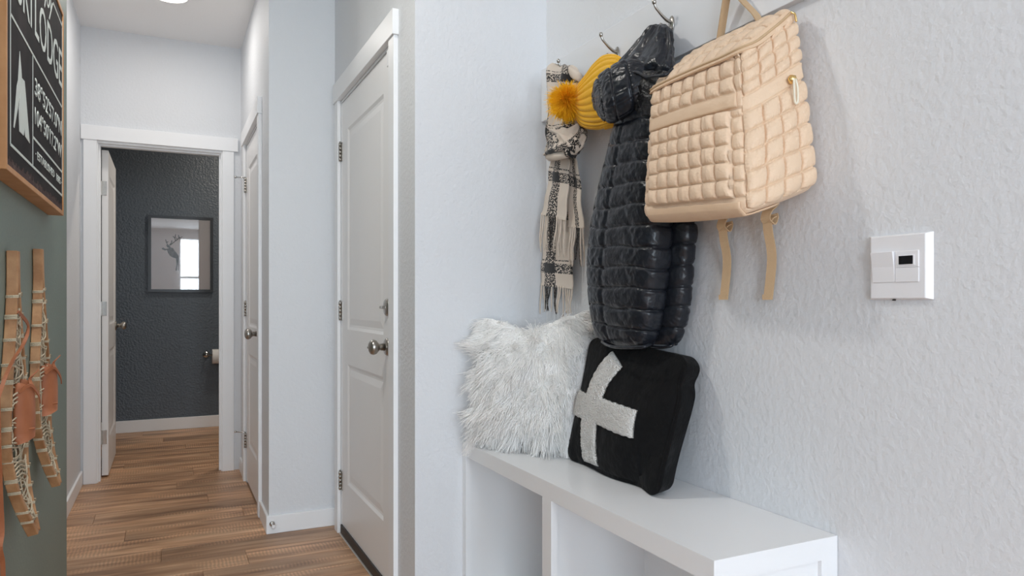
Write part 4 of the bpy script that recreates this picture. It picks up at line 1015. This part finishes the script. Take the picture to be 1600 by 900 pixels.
obj('cover', V, Fc, M['furcore'], fc, True)
n = 15000
sd = np.where(RNG.random(n) < .80, 1, -1); ss_ = RNG.uniform(-1, 1, n); tt_ = RNG.uniform(-1, 1, n)
k_ = int(n * .25); which = RNG.integers(0, 4, k_)
ss_[:k_] = np.where(which == 0, -1, np.where(which == 1, 1, ss_[:k_])) * np.where(which < 2, RNG.uniform(.9, 1, k_), 1)
tt_[:k_] = np.where(which == 2, -1, np.where(which == 3, 1, tt_[:k_])) * np.where(which >= 2, RNG.uniform(.9, 1, k_), 1)
root = cushion_pt(ss_, tt_, sd)
nl = en * sd[:, None] * (1.1 * ((1 - ss_ ** 2) * (1 - tt_ ** 2)) ** .3)[:, None] + ex * (ss_ * np.abs(ss_) ** 1.5)[:, None] + ez * (tt_ * np.abs(tt_) ** 1.5)[:, None]
nl /= np.linalg.norm(nl, axis=1)[:, None] + 1e-9
clump = np.stack([vnoise(root * 38 + k * 11) for k in range(3)], 1); fine = RNG.normal(size=(n, 3)) * .22
flow = ex * (ss_ * .7)[:, None] + ez * (-.55 + .25 * tt_)[:, None] + clump * .75
d0 = nl * .45 + flow * .55 + fine * .4; d1 = flow * 1.0 + nl * .15 + fine * .8
ln = (.056 * RNG.uniform(.6, 1.15, n) * (1 + .25 * vnoise(root * 20 + 3)))[:, None]
# hairs that meet the bench or the walls bend along them
def hair(t):
    p = root + ln * (d0 * t + (d1 - d0) * .5 * t * t) + np.array([0, 0, -.010]) * t * t + ln * .10 * np.sin(t * 7 + ss_[:, None] * 40) * clump
    p[:, 2] = np.maximum(p[:, 2], np.where(p[:, 0] > BX - .002, BZ + .002, BZ - .035)); p[:, 1] = np.minimum(p[:, 1], YN - .003); p[:, 0] = np.minimum(p[:, 0], XR - .003)
    p[:, 1] = np.where((p[:, 0] > 1.065) & (p[:, 2] < .985), np.maximum(p[:, 1], 1.862), p[:, 1]); return p
fu = strands('fur', None, hair, M['fur'], fc, 7, .00125, .0005); tag(fu, kind='stuff')

# ================================================================== black cushion with white cross
bc = empty('cross_cushion', (1.12, 1.62, BZ)); tag(bc, 'black cushion with a tufted white cross leaning on the bench', 'cushion')
K = np.zeros((2, 2, 2, 3))           # [x front/rear][y near/far][z]
K[0, 0, 0] = (1.062, 1.372, BZ + .001); K[0, 1, 0] = (1.085, 1.872, BZ + .002); K[0, 0, 1] = (1.150, 1.390, .958); K[0, 1, 1] = (1.150, 1.842, .990)
K[1, 0, 0] = (1.122, 1.396, BZ + .003); K[1, 1, 0] = (1.150, 1.862, BZ + .003); K[1, 0, 1] = (1.212, 1.404, .950); K[1, 1, 1] = (1.205, 1.842, .985)
kfn0 = cage_fn(K, .20, (0, 0, 0))
def kfn(c):
    c = np.asarray(c, float); p = kfn0(c)
    bul = .040 * (1 - c[..., 1] ** 2) * (1 - np.clip(c[..., 2], -1, 1) ** 2) * c[..., 0] * .9
    crease = .013 * np.sin(c[..., 2] * 3.2 + c[..., 1] * 4.5 + 1.0) * np.exp(-((c[..., 1] + .55) / .35) ** 2) + .004 * np.sin(c[..., 1] * 7 + c[..., 2] * 2)
    side = .010 * np.sin((c[..., 2] + .1) * 2.4) + .012 * np.exp(-((c[..., 2] - .62) / .12) ** 2) * -1
    p = p + np.stack([bul + crease * (c[..., 0] < 0), -side * (c[..., 1] < -.6), 0 * bul], -1)
    p[..., 0] = np.minimum(p[..., 0], XR - .004); return p
cage_box('cover', kfn, M['velvet'], bc, 56)
# piping seam of the front edge
edge = [kfn(np.array([-.96, -.985, z])) + np.array([-.0, -.001, 0]) for z in np.linspace(-.9, .9, 24)]
tube('seam', edge, .0018, M['velvet'], bc, 6)
def cross_arm(name, path, w0, w1):
    """band of tufting laid over the cushion's front; path in cushion coordinates (s from the far side 0..1, t up 0..1)"""
    cs = catmull(np.array(path, float), 110); V = []; nw = 34
    tg = np.gradient(cs, axis=0); tg /= np.linalg.norm(tg, axis=1)[:, None]; nr = np.stack([-tg[:, 1], tg[:, 0]], 1)
    for ly in (0.0, 1.0):
        for i in range(len(cs)):
            for j in range(nw + 1):
                f_ = j / nw * 2 - 1; w_ = (w0 + (w1 - w0) * i / (len(cs) - 1)) * (1 + .025 * math.sin(i * .8))
                s, t = cs[i] + nr[i] * f_ * w_ / 2 * np.array([1, 1.25])
                p = kfn(np.array([-1, 1 - 2 * s, 2 * t - 1]))
                hgt = .0085 * (1 - abs(f_) ** 6) ** .5 * (1 - abs(2 * i / (len(cs) - 1) - 1) ** 14) + .0030 * random.random() if ly else -.004
                V.append(p + np.array([-hgt, 0, 0]))
    k = len(cs); q_ = k * (nw + 1); Fc = []
    for i in range(k - 1):
        for j in range(nw): a = i * (nw + 1) + j; Fc += [(q_ + a, q_ + a + 1, q_ + a + nw + 2, q_ + a + nw + 1)]
    ring = [i * (nw + 1) for i in range(k)] + [(k - 1) * (nw + 1) + j for j in range(1, nw + 1)] + [i * (nw + 1) + nw for i in range(k - 2, -1, -1)] + [j for j in range(nw - 1, 0, -1)]
    for a, b in zip(ring, ring[1:] + ring[:1]): Fc.append((a, b, q_ + b, q_ + a))
    return obj(name, V, Fc, M['tuft'], bc, True)
cross_arm('cross_bar', [(.325, .035), (.295, .28), (.295, .50), (.335, .72), (.42, .885)], .19, .17)
cross_arm('cross_bar', [(.005, .47), (.22, .475), (.48, .475), (.765, .47)], .160, .165)
